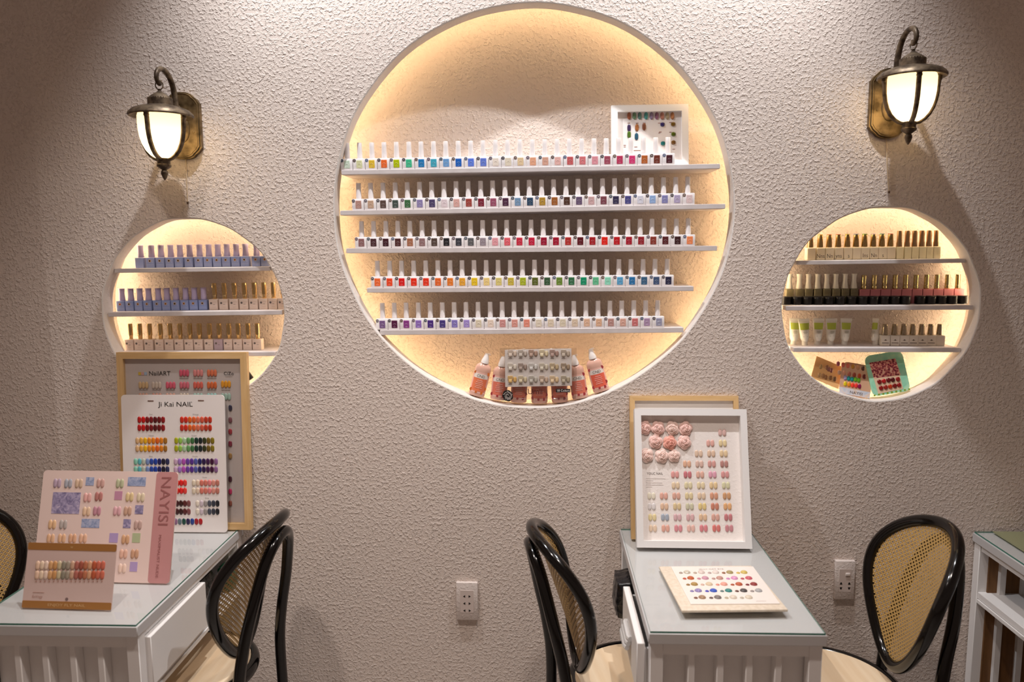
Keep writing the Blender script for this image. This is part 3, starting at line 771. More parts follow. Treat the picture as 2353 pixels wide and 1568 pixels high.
# slight rightward shear in the photo is perspective; the board is a rounded rectangle
tr = U(405, 1084, bl.y+.085)
q = MB(); q.prism(rrect(B.w, B.h, .010), 0, .004, 0); q.build('panel', mat('ead0c6', .35, name='blush_card'), B.root)
C3 = (4.354, 0, 1060)
xs, _ = B.cr(1520, 700, *C3)
q = MB(); q.prism(rrect(B.w-xs, B.h, .010, 5, xs), -.0005, .001, 0); q.build('mauve_strip', mat('c58c8a', .4, name='mauve_card'), B.root)
q = MB(); q.text('NAYISI', xs+(B.w-xs)*.46, B.h*.735, .042, -.0012, 0, rot=-pi/2, sx=1.12); q.build('brand_text', mat('9c605e', .5), B.root); q = MB(); q.text('MAXIMALIST NUDE', xs+(B.w-xs)*.40, B.h*.24, .011, -.0012, 0, rot=-pi/2, sx=1.25)
q.build('small_print', mat('9c605e', .5), B.root)
for cx, cy, c in [(573, 222, '9c8494'), (683, 225, '8c8c94'), (790, 225, 'b8987c'), (1006, 222, 'b08478'), (1200, 225, '9c9c78'), (875, 365, 'c89088'), (988, 355, '9c5c54'), (1297, 360, 'c0a474'), (1408, 365, 'c0ac8c'), (865, 505, 'c8a484'), (970, 500, 'a46c78'),
                  (1172, 500, 'c08c90'), (1277, 500, 'ac846c'), (523, 635, 'c89c70'), (633, 635, '9c9088'), (1380, 640, 'a48478'), (507, 775, 'c89870'), (618, 775, 'c89870'), (725, 775, 'c08c68'), (830, 775, 'c89878'),
                  (1255, 785, 'b88860'), (1235, 930, 'c89880'), (1347, 930, 'b08060'), (1222, 1075, 'd0b09c')]:
    cluster(B, cx, cy, [pal(c, .12)]*2, 36, 84, (4.354, 0, 1060), 0, k=1.25, rough=.35)
pm = [M_PICLIL, M_PICBLU, mat('c48ca4', .4), mat('b49cc8', .4), mat('b4bc94', .4)]
for (x0, y0, x1, y1, mi) in [(515, 315, 808, 525, 0), (857, 162, 943, 245, 1), (1275, 162, 1463, 250, 1), (1145, 302, 1225, 388, 2), (1350, 442, 1435, 530, 0), (812, 580, 1000, 666, 1), (1232, 582, 1310, 670, 0), (1092, 722, 1182, 815, 3), (1322, 722, 1405, 815, 4), (1298, 1010, 1375, 1105, 3)]:
    ax, az = B.cr(x0, y1, *C3); bx, bz = B.cr(x1, y0, *C3)
    cx_ = (ax+bx)/2; hw = (x1-x0)/4.354/1750*2.17/2
    q = MB(); q.box(cx_-hw, cx_+hw, -.0006, .0005, az, bz); q.build('printed_photo', pm[mi], B.root)
q = MB(); q.add([(.08, .004, B.h*.75), (B.w-.08, .004, B.h*.75), (B.w-.08, .09, .002), (.08, .09, .002)], [(0, 1, 2, 3)]); 
zz = B.Mi @ Vector((bl.x, bl.y+.14, ZD+.001)); zz2 = zz
q = MB(); q.add([(.1, .004, B.h*.7), (.3, .004, B.h*.7), (.3, .0055, B.h*.7), (.1, .0055, B.h*.7), (.1, zz.y, zz.z), (.3, zz.y, zz.z), (.3, zz.y+.002, zz.z), (.1, zz.y+.002, zz.z)], [(0, 1, 5, 4), (3, 7, 6, 2), (0, 4, 7, 3), (1, 2, 6, 5), (0, 3, 2, 1), (4, 5, 6, 7)])
q.build('easel_back', mat('d8ccc6', .6), B.root)

# --- gold banded card
bl = UZ(50, 1397, ZD); br = UZ(255, 1403, ZD)
tl = U(67, 1247, bl.y+.045)
B = Board('colour_chart_card', bl, br, tl, 'small card with gold bands and two rows of nude nail tips on left desk', 'colour chart')
bd_ = .0185
q = MB(); q.prism(rrect(B.w, B.h, .004), 0, .003, 0); q.build('panel', mat('cfb3aa', .4, name='dusty_pink_card'), B.root)
for z_ in (0, B.h-bd_): q = MB(); q.prism(rrect(B.w, bd_, .003, 5, 0, z_), -.0006, .001, 0); q.build('gold_band', mat('b07a42', .35, .3, name='gold_foil'), B.root)
q = MB(); q.text('ENJOY FLY NAIL', B.w*.5, bd_/2, .0095, -.0012, 0, sx=1.5); q.build('band_text', mat('d4ac78', .4), B.root); q = MB(); q.text('w', B.w*.5, B.h-bd_/2, .010, -.0012, 0)
q.build('band_logo', mat('d4ac78', .4), B.root); q = MB()
x, z = B.cr(375, 1357, *C3); q.text('EnVogy', x, z, .0095, -.001, 0)
x, z = B.cr(385, 1316, *C3); q.box(x-.016, x+.016, -.0008, 0, z, z+.0006, 0)
q.build('brand_text', mat('b08474', .5), B.root); q = MB()
x, z = B.cr(668, 1382, *C3); q.lathe([(.0001, 0), (.004, 0), (.004, .001), (.0001, .001)], 12, 0, cap=False, T=Matrix.Translation((x, 0, z)) @ Matrix.Rotation(pi/2, 4, 'X'))
q.build('round_mark', mat('7c6460', .5), B.root); q = MB()
for i in range(16):
    x, z = B.cr(362+(1020-362)*i/15, 1210, *C3); q.box(x-.0015, x+.0015, -.0008, 0, z, z+.003, 0)
q.build('tick_marks', mat('b08474', .5), B.root)
cols = 'c8a890 c8b098 c8b0a0 b88c60 b08050 b0a080 7c7464 8c8070 b08c74 98584c 8c4838 a06044 b88868 a04c30 b05c48 b05c48'.split()
for ry, sh_ in ((1045, 0), (1140, -8)):
    for i, c in enumerate(cols):
        x, z = B.cr(378+sh_+(1030-378)*i/15, ry, *C3); tip(B.root, x, z, .0125, .0245, c, 0, k=1.3, rough=.35)
zz = B.Mi @ Vector((bl.x, bl.y+.075, ZD+.001))
q = MB(); q.add([(.07, .003, B.h*.75), (.17, .003, B.h*.75), (.17, .0045, B.h*.75), (.07, .0045, B.h*.75), (.07, zz.y, zz.z), (.17, zz.y, zz.z), (.17, zz.y+.002, zz.z), (.07, zz.y+.002, zz.z)], [(0, 1, 5, 4), (3, 7, 6, 2), (0, 4, 7, 3), (1, 2, 6, 5), (0, 3, 2, 1), (4, 5, 6, 7)])
q.build('easel_back', mat('d8ccc6', .6), B.root)

# --- right desk: wooden frame behind
bl = UZ(1451, 1243, ZD); br = bl.copy(); br.x = U(1705, 1243, bl.y).x
tl = U(1440, 913, -.012); tl.x = bl.x
B = Board('picture_frame', bl, br, tl, 'pale wood picture frame half hidden behind the white rose frame on right desk', 'picture frame', thick=.0205)
q = frame_mesh(B.w, B.h, .016, 0, .020); q.build('frame', [M_OAK, M_OAKX], B.root, 0)
q = MB(); q.box(.014, B.w-.014, .010, .016, .014, B.h-.014); q.build('backing_sheet', mat('ebe4de', .6), B.root)
# --- white shadow box with roses
bl = UZ(1463, 1263, ZD); br = UZ(1727, 1266, ZD)
tl = U(1450, 945, -.060)
B = Board('shadow_box_frame', bl, br, tl, 'white shadow-box frame with pink fabric roses and pale nail tips on right desk', 'picture frame', thick=.0225)
C6 = (3.919, 1400, 890)
q = frame_mesh(B.w, B.h, .0205, -.010, .022); q.build('frame', [M_WHITE, M_WHITE], B.root, 0)
q = MB(); q.box(.018, B.w-.018, .015, .020, .018, B.h-.018)
q.build('backing_sheet', stucco('textured_paper', 'efe6e0', .0003, 120, .7), B.root)
YI = .0145
for y, rr in [(410, [(1017, 'c89488')]), (505, [(910, 'd89080'), (1022, 'dcc080')]), (598, [(805, 'd8b090'), (918, 'd8ac88'), (1030, 'dcb880')]),
              (692, [(700, 'd89870'), (812, 'd0a08c'), (923, 'c87c70'), (1035, 'a05c50')]), (788, [(592, 'd88078'), (705, 'b84850'), (818, 'd89880'), (930, 'd8849c'), (1043, 'cc7470')]),
              (885, [(598, 'dcbc90'), (712, 'd4c490'), (825, 'dcc490'), (938, 'dcb878'), (1050, 'ccc490')]),
              (980, [(380, 'e0d4b8'), (491, 'd89078'), (604, 'd08c74'), (718, 'd4bc80'), (831, 'd8b48c'), (943, 'c87850'), (1058, 'bc7840')]),
              (1075, [(382, 'd4ccc8'), (496, 'd8a880'), (611, 'd0b074'), (724, 'bcb48c'), (838, 'd8b860'), (951, 'b85838'), (1065, 'd89048')]),
              (1173, [(388, 'dcc480'), (502, '8490a0'), (615, 'c89498'), (730, 'cc9494'), (844, 'd8a878'), (957, 'd08c78'), (1072, 'b04c50')]),
              (1272, [(393, 'e0bc98'), (507, 'd88c74'), (622, 'cc6870'), (736, 'dca090'), (850, 'cc5860'), (965, 'c84840'), (1080, 'b86068')])]:
    for cx, c in rr: cluster(B, cx, y, [pal(c, .30)]*2, 33, 62, C6, YI, gap=1.08, rough=.3)
# rose mesh: spiral of overlapping petals
def rose_mesh(seed):
    rnd = random.Random(seed); q = MB()
    def petal(rad, a0, span, lift, out, ti):
        n = 8; vs = []; fs = []
        for j in range(5):
            t = j/4
            for i in range(n+1):
                a = a0+span*(i/n-.5); e = 1-abs(2*i/n-1)**2*.5
                r = rad*(.45+.75*t*e) + rnd.uniform(-.0006, .0006)
                y = -lift*(sin(t*pi*.8))*e - .001*ti
                vs.append((r*cos(a), y, r*sin(a)))
        for j in range(4):
            for i in range(n): b = j*(n+1)+i; fs.append((b, b+1, b+n+2, b+n+1))
        q.add(vs, fs)
    for ti, (rad, k, lift) in enumerate([(.0185, 5, .010), (.0145, 4, .015), (.0105, 4, .019), (.0065, 3, .022)]):
        off = rnd.uniform(0, 6)
        for i in range(k): petal(rad, off+2*pi*i/k, 2*pi/k*1.45, lift, 1, ti)
    q.lathe([(.0185, 0), (.017, .006), (.012, .012), (.006, .018), (.003, .022), (.0001, .0225)], 16, 0, T=Matrix.Rotation(pi/2, 4, 'X'))
    # spiral fold ridge
    pts = [((.002+.0145*t)*cos(t*13), -.0225+.012*t, (.002+.0145*t)*sin(t*13)) for t in [i/50 for i in range(51)]]
    q.tube(pts, .0013, 5)
    return q
RM = [mat(c, .7, name='rose_fabric') for c in ('ecc6bc', 'eccfc4', 'e8a898')]
for i, (cx, cy, mi) in enumerate([(322, 365, 0), (440, 370, 0), (570, 370, 1), (690, 372, 0), (420, 490, 0), (548, 500, 2), (678, 495, 0), (340, 615, 1), (475, 620, 1), (587, 620, 1)]):
    x, z = B.cr(cx, cy, *C6, off=.004)
    o = put('fabric_rose', rose_mesh(i).mesh('fabric_rose', RM[mi], 50), B.root, (x, YI, z), None, (1.02, .75, 1.08) if i != 9 else (.92, .7, .95))
q = MB(); x, z = B.cr(410, 780, *C6, off=YI); q.text('YOUC NAIL', x, z, .0105, YI, 0, sx=.9)
for dy, w in ((826, 95), (845, 35), (863, 80), (882, 85), (901, 30)):
    x0, z0 = B.cr(332, dy, *C6, off=YI); q.box(x0, x0+w*1.9/3.919/760, YI, YI+.0005, z0, z0+.0007, 1)
q.build('printed_text', [M_INK, M_INKL], B.root)

# --- small frame in the large niche
sh = BS[0]
YF = .085
bl = U(1405, 377, YF); br = U(1582, 374, YF)
zz0 = on(sh, 1405, YF).z; zz1 = on(sh, 1582, YF).z; bl.z = zz0+.0005; br.z = zz1+.0005
tl = U(1404.7, 243.5, YF+.022)
B = Board('picture_frame', bl, br, tl, 'small white frame of jewelled nail tips at right end of large niche top shelf', 'picture frame')
q = frame_mesh(B.w, B.h, .021, -.006, .012); q.build('frame', [M_WHITE, M_WHITE], B.root, 0)
q = MB(); q.box(.019, B.w-.019, .006, .010, .019, B.h-.019); q.build('backing_sheet', mat('e4dcd8', .6), B.root)
Cc = (4.706, 1240, 200)
for cx, c in zip((968, 1025, 1083, 1152, 1210, 1268, 1325, 1380, 1436), 'a05c40 6c8c6c 5c8078 4c9490 8c7c98 8c6078 b07868 a8987c b07850'.split()):
    x, z = B.cr(cx, 312, *Cc, off=.005); tip(B.root, x, z, .0125, .0245, c, .0055, rough=.2)
for cx, cy, c in ((968, 443, '403050'), (1052, 440, '986038'), (1130, 430, '80503c'), (968, 515, '4c6828'), (1048, 535, '2c5468')):
    x, z = B.cr(cx, cy, *Cc, off=.005); tip(B.root, x, z, .012, .025, c, .0055, rough=.12, name='oval_gem')
for cx, cy, c in ((1330, 405, '302860'), (1445, 402, '6c5018'), (1448, 510, '505c10'), (1335, 610, '1c6c6c'), (1448, 600, '745028')):
    x, z = B.cr(cx, cy, *Cc, off=.005); tip(B.root, x, z, .0145, .0145, c, .0055, rough=.12, name='round_gem')
q = MB()
for cx, cy, w in ((965, 392, 14), (1055, 393, 14), (1130, 393, 14), (1295, 392, 14), (1415, 385, 14), (1305, 488, 14), (1295, 500, 10), (1415, 490, 12), (920, 632, 12), (920, 650, 10), (1040, 650, 16), (1060, 688, 40), (1450, 675, 14)):
    x, z = B.cr(cx, cy, *Cc, off=.005); q.box(x-w*.0003, x+w*.0003, .0052, .006, z, z+.0016)
q.build('printed_text', mat('94665c', .5), B.root)

# ------------------------------------------------------------------ lotion bottles in the large niche foot
def lotion(ax, ay, tilt, i, col):
    base = U(ax, ay, .022)
    t = thing('lotion_bottle', base, f"pink lotion bottle with white nozzle, {ordl(i, 7)} at the foot of the large niche", 'lotion bottle', 'lotion bottles at the foot of the large niche', (0, radians(tilt), 0))
    t.location.y = .036
    sx, sy = 1.0, .60
    prof = [(.019, 0), (.0250, .001), (.0268, .004), (.0268, .088), (.0262, .096), (.0232, .104), (.0160, .110), (.0120, .113)]
    q = MB(); q.lathe(prof, 28, sx=sx, sy=sy); q.build('bottle_body', mat('dcae9c', .2, name='lotion_pink', coat=.3), t)
    q = MB(); q.lathe([(.0110, .112), (.0132, .113), (.0125, .122), (.0105, .128), (.0075, .140), (.0055, .146), (.0001, .147)], 20)
    q.tube([(0, 0, .143), (.006, 0, .146), (.012, 0, .144)], .0024, 8)
    q.build('nozzle_cap', mat('ece6e2', .35), t)
    q = MB()
    def patch(z0, z1, a0, a1, m, off):
        n = 12; vs = []; fs = []; 
        for z in (z0, z1):
            for k in range(n+1):
                a = radians(a0+(a1-a0)*k/n); vs.append(((.0268+off)*cos(a), (.0268*sy+off)*sin(a), z))
        for k in range(n): fs.append((k, k+1, n+2+k, n+1+k))
        q.add(vs, fs, m)
    patch(.012, .082, 190, 350, 1, .0003)
    patch(.018, .062, 215, 325, 0, .0006)
    patch(.062, .077, 215, 325, 2, .0006)
    for (aa, z, s_) in ((220, .079, .005), (318, .080, .006), (322, .030, .006), (219, .020, .006), (262, .015, .004), (300, .015, .0055)):
        a = radians(aa); q.lathe([(.0001, 0), (s_, 0), (s_, .0004), (.0001, .0004)], 10, 3, cap=False, T=Matrix.Translation(((.0274)*cos(a), (.0268*sy+.0006)*sin(a), z)) @ Matrix.Rotation(pi/2, 4, 'X'))
    q.text('CND', 0, .0695, .0125, -.0268*sy-.0012, 4)
    for k, w in enumerate((.009, .012, .013, .010, .012)): q.box(-w, w, -.0268*sy-.0010, -.0268*sy-.0005, .054-k*.006, .0548-k*.006, 2)
    q.build('label', [mat(col, .45), mat('ecbcae', .45), mat('efe4dc', .45), mat('a83c44' if i else 'd07030', .45), M_INK], t, 60)
for i, (ax, ay, tl_, c) in enumerate([(1093.5, 911, 15, 'e88058'), (1144, 920.5, 7, 'e27c66'), (1191, 926.5, 3, 'e07a64'), (1240, 928.5, -1, 'e07a64'), (1287, 926.5, -3, 'e07a64'), (1334, 917, -9, 'e27c66'), (1383, 901, -15, 'ea6c54')]):
    lotion(ax, ay, tl_, i, c)
# clear box with sample card
bl = U(1149, 918.5, .002); br = U(1325, 918.5, .002); tl = U(1146, 801, .006)
B = Board('sample_display_box', bl, br, tl, 'clear plastic display box of paired nail samples before the pink lotion bottles', 'sample display')
Cd = (4.706, 1000, 760)
q = MB(); q.rbox(0, B.w, 0, .011, 0, B.h, .0015, seg=1); q.build('clear_box', M_CLEARBOX, B.root)
ax, az = B.cr(757, 612, *Cd); bx, bz = B.cr(1480, 208, *Cd)
q = MB(); q.prism([(ax, az), (bx, az+.004), (bx-.002, bz+.004), (ax, bz)], .0035, .005); q.build('sample_card', mat('ece6e2', .5), B.root)
rows = [(250, 'd0b8a0 b8a898 a07860 dcc898 987060 b09c84'), (395, 'd8ccb8 8c7464 c8c4bc c8bca0 b89c6c 907454'), (532, 'd8a040 c8b488 b0a898 c0a084 dcb880 a09070')]
q = MB()
for cy, cs in rows:
    for cx, c in zip((812, 924, 1038, 1153, 1266, 1388), cs.split()):
        x, z = B.cr(cx, cy-3, *Cd)
        p_ = MB(); p_.rbox(x-.0085, x+.0085, .0008, .0035, z-.002, z+.012, .001, seg=1); p_.rbox(x-.0062, x+.0062, -.0005, .0035, z-.0115, z+.001, .0025, seg=2)
        p_.build('sample_bottle', mat(pal(c, .35), .15, coat=.5), B.root)
        x2, z2 = B.cr(cx+50, cy, *Cd); tip(B.root, x2, z2, .0125, .0195, pal(c, .25), .0030, rough=.25)
        x3, z3 = B.cr(cx, cy+52, *Cd); q.box(x3-.006, x3+.006, .0028, .0034, z3-.0006, z3+.0006)
q.build('printed_caption', M_INK, B.root)
x, z = B.cr(1080, 662, *Cd); q = MB(); q.text('Umii', x, z, .026, -.0008); q.build('brand_text', mat('4a1a1c', .4), B.root)
x, z = B.cr(1383, 650, *Cd); q = MB(); q.box(x-.0235, x+.0235, -.0008, .0002, z-.0055, z+.0055, 0); q.text('18 Colors', x, z, .0105, -.0012, 1, sx=1.0); q.build('colour_count_label', [M_DARK, mat('f0ece8', .5)], B.root)
x, z = B.cr(785, 705, *Cd); q = MB()
poly = []
for i in range(48):
    a = 2*pi*i/48; r = .0165*(1+.10*abs(sin(a*3.5))-.04*sin(a*2)); poly.append((x+r*cos(a), z+r*1.05*sin(a)))
q.prism(poly, -.0014, 0, 0)
for rr, a0 in ((.004, 0), (.007, 1.5), (.010, 3), (.0128, 4.4)):
    q.tube([(x+rr*cos(a0+t*.45)*(1+.05*t/10), -.0016, z+rr*sin(a0+t*.45)) for t in range(11)], .00045, 4, m=1)
for k in range(5): a = k*1.26; q.tube([(x+.010*cos(a), -.0016, z+.010*sin(a)), (x+.0165*cos(a+.35), -.0016, z+.0165*sin(a+.35))], .00045, 4, m=1)
q.build('rose_emblem', [M_DARK, mat('d8ccc4', .5)], B.root)

# ------------------------------------------------------------------ cards in right niche foot
Ce = (9.05, 1860, 800)
def card(name, corners_bl, corners_br, corners_tl, Yb, Yt, label):
    bl = U(*corners_bl, Yb); br = U(*corners_br, Yb); tl = U(*corners_tl, Yt)
    return Board(name, bl, br, tl, label, 'colour card', 'colour cards at the foot of the right niche')
def E(x, y): return (1860+x/9.05, 800+y/9.05)
B = card('colour_card', E(35, 610), E(600, 850), E(115, 150), .040, .075, 'tan card of glitter nail tips, leftmost of the three in right niche foot')
q = MB(); q.box(0, B.w, 0, .002, 0, B.h); q.build('panel', mat('dcae74', .5), B.root)
for cx, cy, c in [(235, 390, 'a88858'), (365, 405, '98684c'), (400, 440, '8c5850'), (455, 465, '8c5048'), (200, 560, 'c09868'), (285, 580, '987048'), (345, 610, '98683c'), (440, 620, '8c6038'), (525, 645, '7c5838')]:
    x, z = B.cr(cx, cy, *Ce); tip(B.root, x, z, .011, .018, c, 0)
B = card('colour_card', E(608, 945), E(1255, 1065), E(560, 245), .028, .060, 'tan round-cornered card of rainbow nail tips, middle of three in right niche foot')
q = MB(); q.prism(rrect(B.w, B.h, .022), 0, .002); q.build('panel', mat('d4a888', .45), B.root)
x0, z0 = B.cr(600, 800, *Ce); q = MB(); q.box(0.001, B.w-.001, -.0005, .0005, .002, z0); q.build('footer_strip', picture('footer_print', ['b8c8d8', 'dcd8dc', 'e8c8a8'], 30, 'noise'), B.root)
q = MB(); q.text('NAYISI', B.w*.55, z0*.48, .013, -.001, sx=1.1); q.build('brand_text', M_INK, B.root)
for cx, cy, c in [(598, 330, 'a8586c'), (700, 350, 'd0685c'), (800, 370, 'd4705c'), (905, 385, 'c08830'), (1008, 405, 'c08c64'), (1115, 425, '5c3828'),
                  (620, 510, 'c8a084'), (720, 520, 'd0987c'), (828, 540, 'b46c5c'), (932, 562, '9c4430'), (1040, 580, 'b84c1c'), (1140, 595, '6c2420'),
                  (745, 620, 'a090b0'), (815, 635, '1c8c8c'), (885, 650, '1c8c84'), (955, 655, '64a818'), (1025, 672, '5c9c18'),
                  (745, 745, 'd8c020'), (822, 760, 'e89020'), (895, 775, 'f04830'), (968, 785, 'f03c38'), (1040, 800, '8c1048')]:
    x, z = B.cr(cx, cy, *Ce); tip(B.root, x, z, .0115, .0165, c, 0)
B = card('colour_card', E(1320, 1015), E(2110, 885), E(1190, 165), .028, .060, 'mint green card with red jewel picture, rightmost of three in right niche foot')
q = MB(); q.prism(rrect(B.w, B.h, .020), 0, .002); q.build('panel', picture('mint_print', ['8cd8b4', 'a8e4c4', 'c8ecc0'], 25, 'noise'), B.root)
ax, az = B.cr(1310, 620, *Ce); q = MB()
poly = [B.cr(*p, *Ce) for p in ((1242, 315), (1785, 218), (1950, 850), (1430, 955))]; q.prism(poly, -.0006, .0005); q.build('inner_sheet', mat('e8c8a8', .5), B.root)
poly = [B.cr(*p, *Ce) for p in ((1242, 310), (1785, 218), (1895, 560), (1340, 630))]; q = MB(); q.prism(poly, -.0010, 0); q.build('printed_photo', M_PICRED, B.root)
for cx, cy, c in [(1452, 705, '7c1014'), (1545, 690, 'b41820'), (1640, 670, '640c14'), (1730, 660, '54080c'), (1838, 650, '8c1818'), (1487, 835, '8c1414'), (1582, 818, '98201c'), (1677, 805, 'b83414'), (1770, 788, '740c10'), (1862, 772, '8c1014')]:
    x, z = B.cr(cx, cy, *Ce); tip(B.root, x, z, .0138, .0155, c, -.001, rot=radians(-10))
q = MB()
for i in range(9):
    x, z = B.cr(1355+90*i, 990-16*i, *Ce); q.box(x-.003, x+.003, -.0006, .0003, z-.002, z+.003)
q.build('green_tab_print', mat('84a830', .5), B.root)

# ------------------------------------------------------------------ wall lanterns
def lantern(px, py_brim, px_plate, py_plate, rib0, label, cord_px, py_top=None):
    P = .150
    pl = U(px_plate, py_plate, 0)
    br = U(px, py_brim, -P)
    X0 = (pl.x+br.x)/2
    t = thing('wall_lantern', (X0, 0, br.z), label, 'wall lamp', 'bronze wall lanterns')
    pz = pl.z-br.z
    # back plate with notched corners
    w, h = .058, .104
    def outline(s):
        a = w*s; b = h*s if s > .95 else h-(w-w*s); pts = []
        for sx, sz in ((1, 1), (-1, 1), (-1, -1), (1, -1)):
            cor = [(a, b*.62), (a, b*.66), (a*.93, b*.70), (a*.90, b*.74), (a*.80, b*.80), (a*.66, b*.86), (a*.55, b*.93), (a*.36, b*.975), (a*.18, b*.995)]
            if sx*sz < 0: cor = cor[::-1]
            pts += [(sx*x, sz*z) for x, z in cor]
        return pts
    q = MB(); T = Matrix.Translation((0, 0, pz))
    q.prism(outline(1), -.016, 0, 0, T); q.prism(outline(.90), -.020, -.014, 0, T); q.prism(outline(.84), -.0215, -.018, 0, T)
    q.tube([(x, -.020, z) for x, z in outline(.91)], .0016, 6, True, T=T)
    q.lathe([(.026, 0), (.026, .004), (.022, .007), (.0001, .007)], 20, T=T @ Matrix.Translation((0, -.020, -.012)) @ Matrix.Rotation(pi/2, 4, 'X') @ Matrix.Diagonal((1, 1.6, 1, 1)))
    q.lathe([(.004, 0), (.003, .003), (.0001, .004)], 10, T=T @ Matrix.Translation((.038, -.020, -.020)) @ Matrix.Rotation(pi/2, 4, 'X'))
    q.lathe([(.004, 0), (.003, .003), (.0001, .004)], 10, T=T @ Matrix.Translation((-.038, -.020, -.020)) @ Matrix.Rotation(pi/2, 4, 'X'))
    q.build('back_plate', M_BRASSPL, t)
    # arm : swan neck
    pts = [(-.018, pz+.035), (-.040, pz+.05), (-.050, .030), (-.055, .065), (-.068, .098), (-.090, .120), (-.115, .129), (-.140, .127), (-.158, .115), (-.164, .100), (-.160, .088), (-.150, .082), (-.142, .086), (-.142, .094)]
    def smooth(p, n=6):
        out = []
        for i in range(len(p)-1):
            p0 = p[max(i-1, 0)]; p1 = p[i]; p2 = p[i+1]; p3 = p[min(i+2, len(p)-1)]
            for k in range(n):
                u = k/n; out.append(tuple(.5*((2*b)+(-a+c)*u+(2*a-5*b+4*c-d)*u*u+(-a+3*b-3*c+d)*u**3) for a, b, c, d in zip(p0, p1, p2, p3)))
        out.append(p[-1]); return out
    q = MB(); q.tube([(0, y, z) for y, z in smooth(pts)], lambda u: .0098*(1-.42*u) if u < .9 else .0045, 10); q.build('arm', M_BRONZE, t)
    q = MB(); q.tube([(.0115*cos(a)*(1 if px < 1200 else .35), -P+.0115*cos(a)*(0 if px < 1200 else -.94), .078+.0125*sin(a)) for a in [2*pi*i/24 for i in range(24)]], .0019, 6, True); q.build('hanging_ring', M_BRONZE, t)
    TP = Matrix.Translation((0, -P, 0))
    q = MB(); q.lathe([(.003, .068), (.0055, .066), (.0042, .062), (.0075, .059), (.012, .056), (.026, .047), (.032, .041), (.035, .038), (.0355, .020), (.042, .017), (.060, .014), (.080, .006), (.0905, -.004), (.0925, -.010), (.089, -.014), (.082, -.012), (.066, -.006), (.055, -.006), (.0001, -.006)], 40, T=TP)
    for i in range(30): a = 2*pi*i/30; q.lathe([(.0001, 0), (.0022, 0), (.0018, .002), (.0001, .0024)], 6, T=TP @ Matrix.Translation((.0335*cos(a), .0335*sin(a), .0385)))
    q.build('hat', M_BRONZE, t)
    gp = [(.064, -.006), (.0665, -.014), (.0665, -.035), (.0655, -.055), (.0625, -.075), (.0570, -.094), (.0480, -.112), (.0370, -.125), (.0240, -.134), (.012, -.137)]
    q = MB(); q.lathe(gp, 36, T=TP, cap=False); q.build('glass_shade', M_SHADE, t, 80)
    for k in range(4):
        a = radians(rib0)+k*pi/2-pi/2
        q = MB(); rp = [(.0725, -.004), (.0715, -.018)]+[(r+.0035, z) for r, z in gp[2:]]
        q.tube([(r*cos(a), r*sin(a)-P, z) for r, z in rp], .0072, 8)
        q.lathe([(.0075, -.006), (.0085, -.010), (.007, -.014), (.0085, -.018), (.006, -.024), (.004, -.026)], 12, T=TP @ Matrix.Translation((.0722*cos(a), .0722*sin(a), 0)))
        q.build('rib', M_BRONZE, t)
    q = MB(); q.lathe([(.018, -.134), (.0195, -.136), (.0185, -.140), (.0185, -.152), (.0205, -.154), (.0205, -.159), (.0165, -.162), (.010, -.167), (.0065, -.169), (.0095, -.173), (.0105, -.179), (.0070, -.190), (.0030, -.197), (.0003, -.200)], 24, T=TP)
    q.build('finial', M_BRONZE, t)
    a_ = U(px_plate, cord_px[0], -.002); b_ = U(cord_px[1], cord_px[2], -.003)
    loc = t.location
    q = MB(); q.tube([Vector((0, -.004, pz-.09)), Vector(((b_.x-loc.x)*.4, -.004, (pz-.09+b_.z-loc.z)/2)), Vector((b_.x-loc.x, -.004, b_.z-loc.z))], .0018, 6, m=0)
    q.lathe([(.0035, 0), (.0035, .006), (.001, .008)], 8, 1, T=Matrix.Translation((b_.x-loc.x, -.005, b_.z-loc.z-.006)))
    q.build('cord', [mat('cdb89c', .5), mat('5c4430', .5)], t)
    li = bpy.data.lights.new('bulb', 'POINT'); li.energy = .5; li.color = (1, .78, .46); li.shadow_soft_size = .022
    lo = put('bulb', li, t, (0, -P, -.092)); return t
lantern(368.5, 258, 425, 291, -6.5, 'bronze wall lantern lit on the left, above the small left niche', (357, 432, 465))
lantern(2091, 169, 2043, 240, -10, 'bronze wall lantern lit on the right, above the small right niche', (309, 2042, 440))

# ------------------------------------------------------------------ sockets
def socket(x0, y0, x1, y1, label, switch):
    a = U(x0, y1, 0); b = U(x1, y0, 0); w = b.x-a.x; h = b.z-a.z
    t = thing('wall_socket', ((a.x+b.x)/2, 0, a.z), label, 'power socket', 'white wall sockets')
    T = .014 if not switch else .016
    q = MB(); q.rbox(-w/2, w/2, -T, 0, 0, h, .0025); q.build('cover_plate', stucco('socket_plate_speckle', 'd9cdc6', .0007, 120, .5), t)
    q = MB(); q.rbox(-w*.32, w*.32, -T-.0008, -T+.001, h*.20, h*.80, .0006, seg=1); q.build('inner_module', mat('cfc0b8', .4), t)
    def hl(cx, cz, d, vertical):
        q = MB(); s = .0042
        if vertical: q.prism([(cx-s, cz-d*s*.8), (cx+s, cz-d*s*.8), (cx+s*.45, cz+d*s), (cx-s*.45, cz+d*s)], -T-.0012, -T)
        else: q.prism([(cx-d*s*.9, cz), (cx+d*s*.8, cz-s*1.1), (cx+d*s*.8, cz+s*1.1)], -T-.0012, -T)
        q.build('socket_hole', M_DARK, t)
    if not switch:
        for k in (.26, .45, .64+.0):
            hl(-w*.125, h*k, 1, False); hl(w*.125, h*k, -1, False)
    else:
        for sx in (-.2, .22):
            hl(w*sx, h*.42, 1, True); hl(w*sx, h*.30, -1, True)
        q = MB(); q.rbox(.000, w*.24, -T-.004, -T, h*.62, h*.70, .0018); q.build('switch_button', mat('e0d6d0', .3), t)
socket(1050, 1336, 1098, 1421, 'white triple wall socket between the two middle black chairs', False)
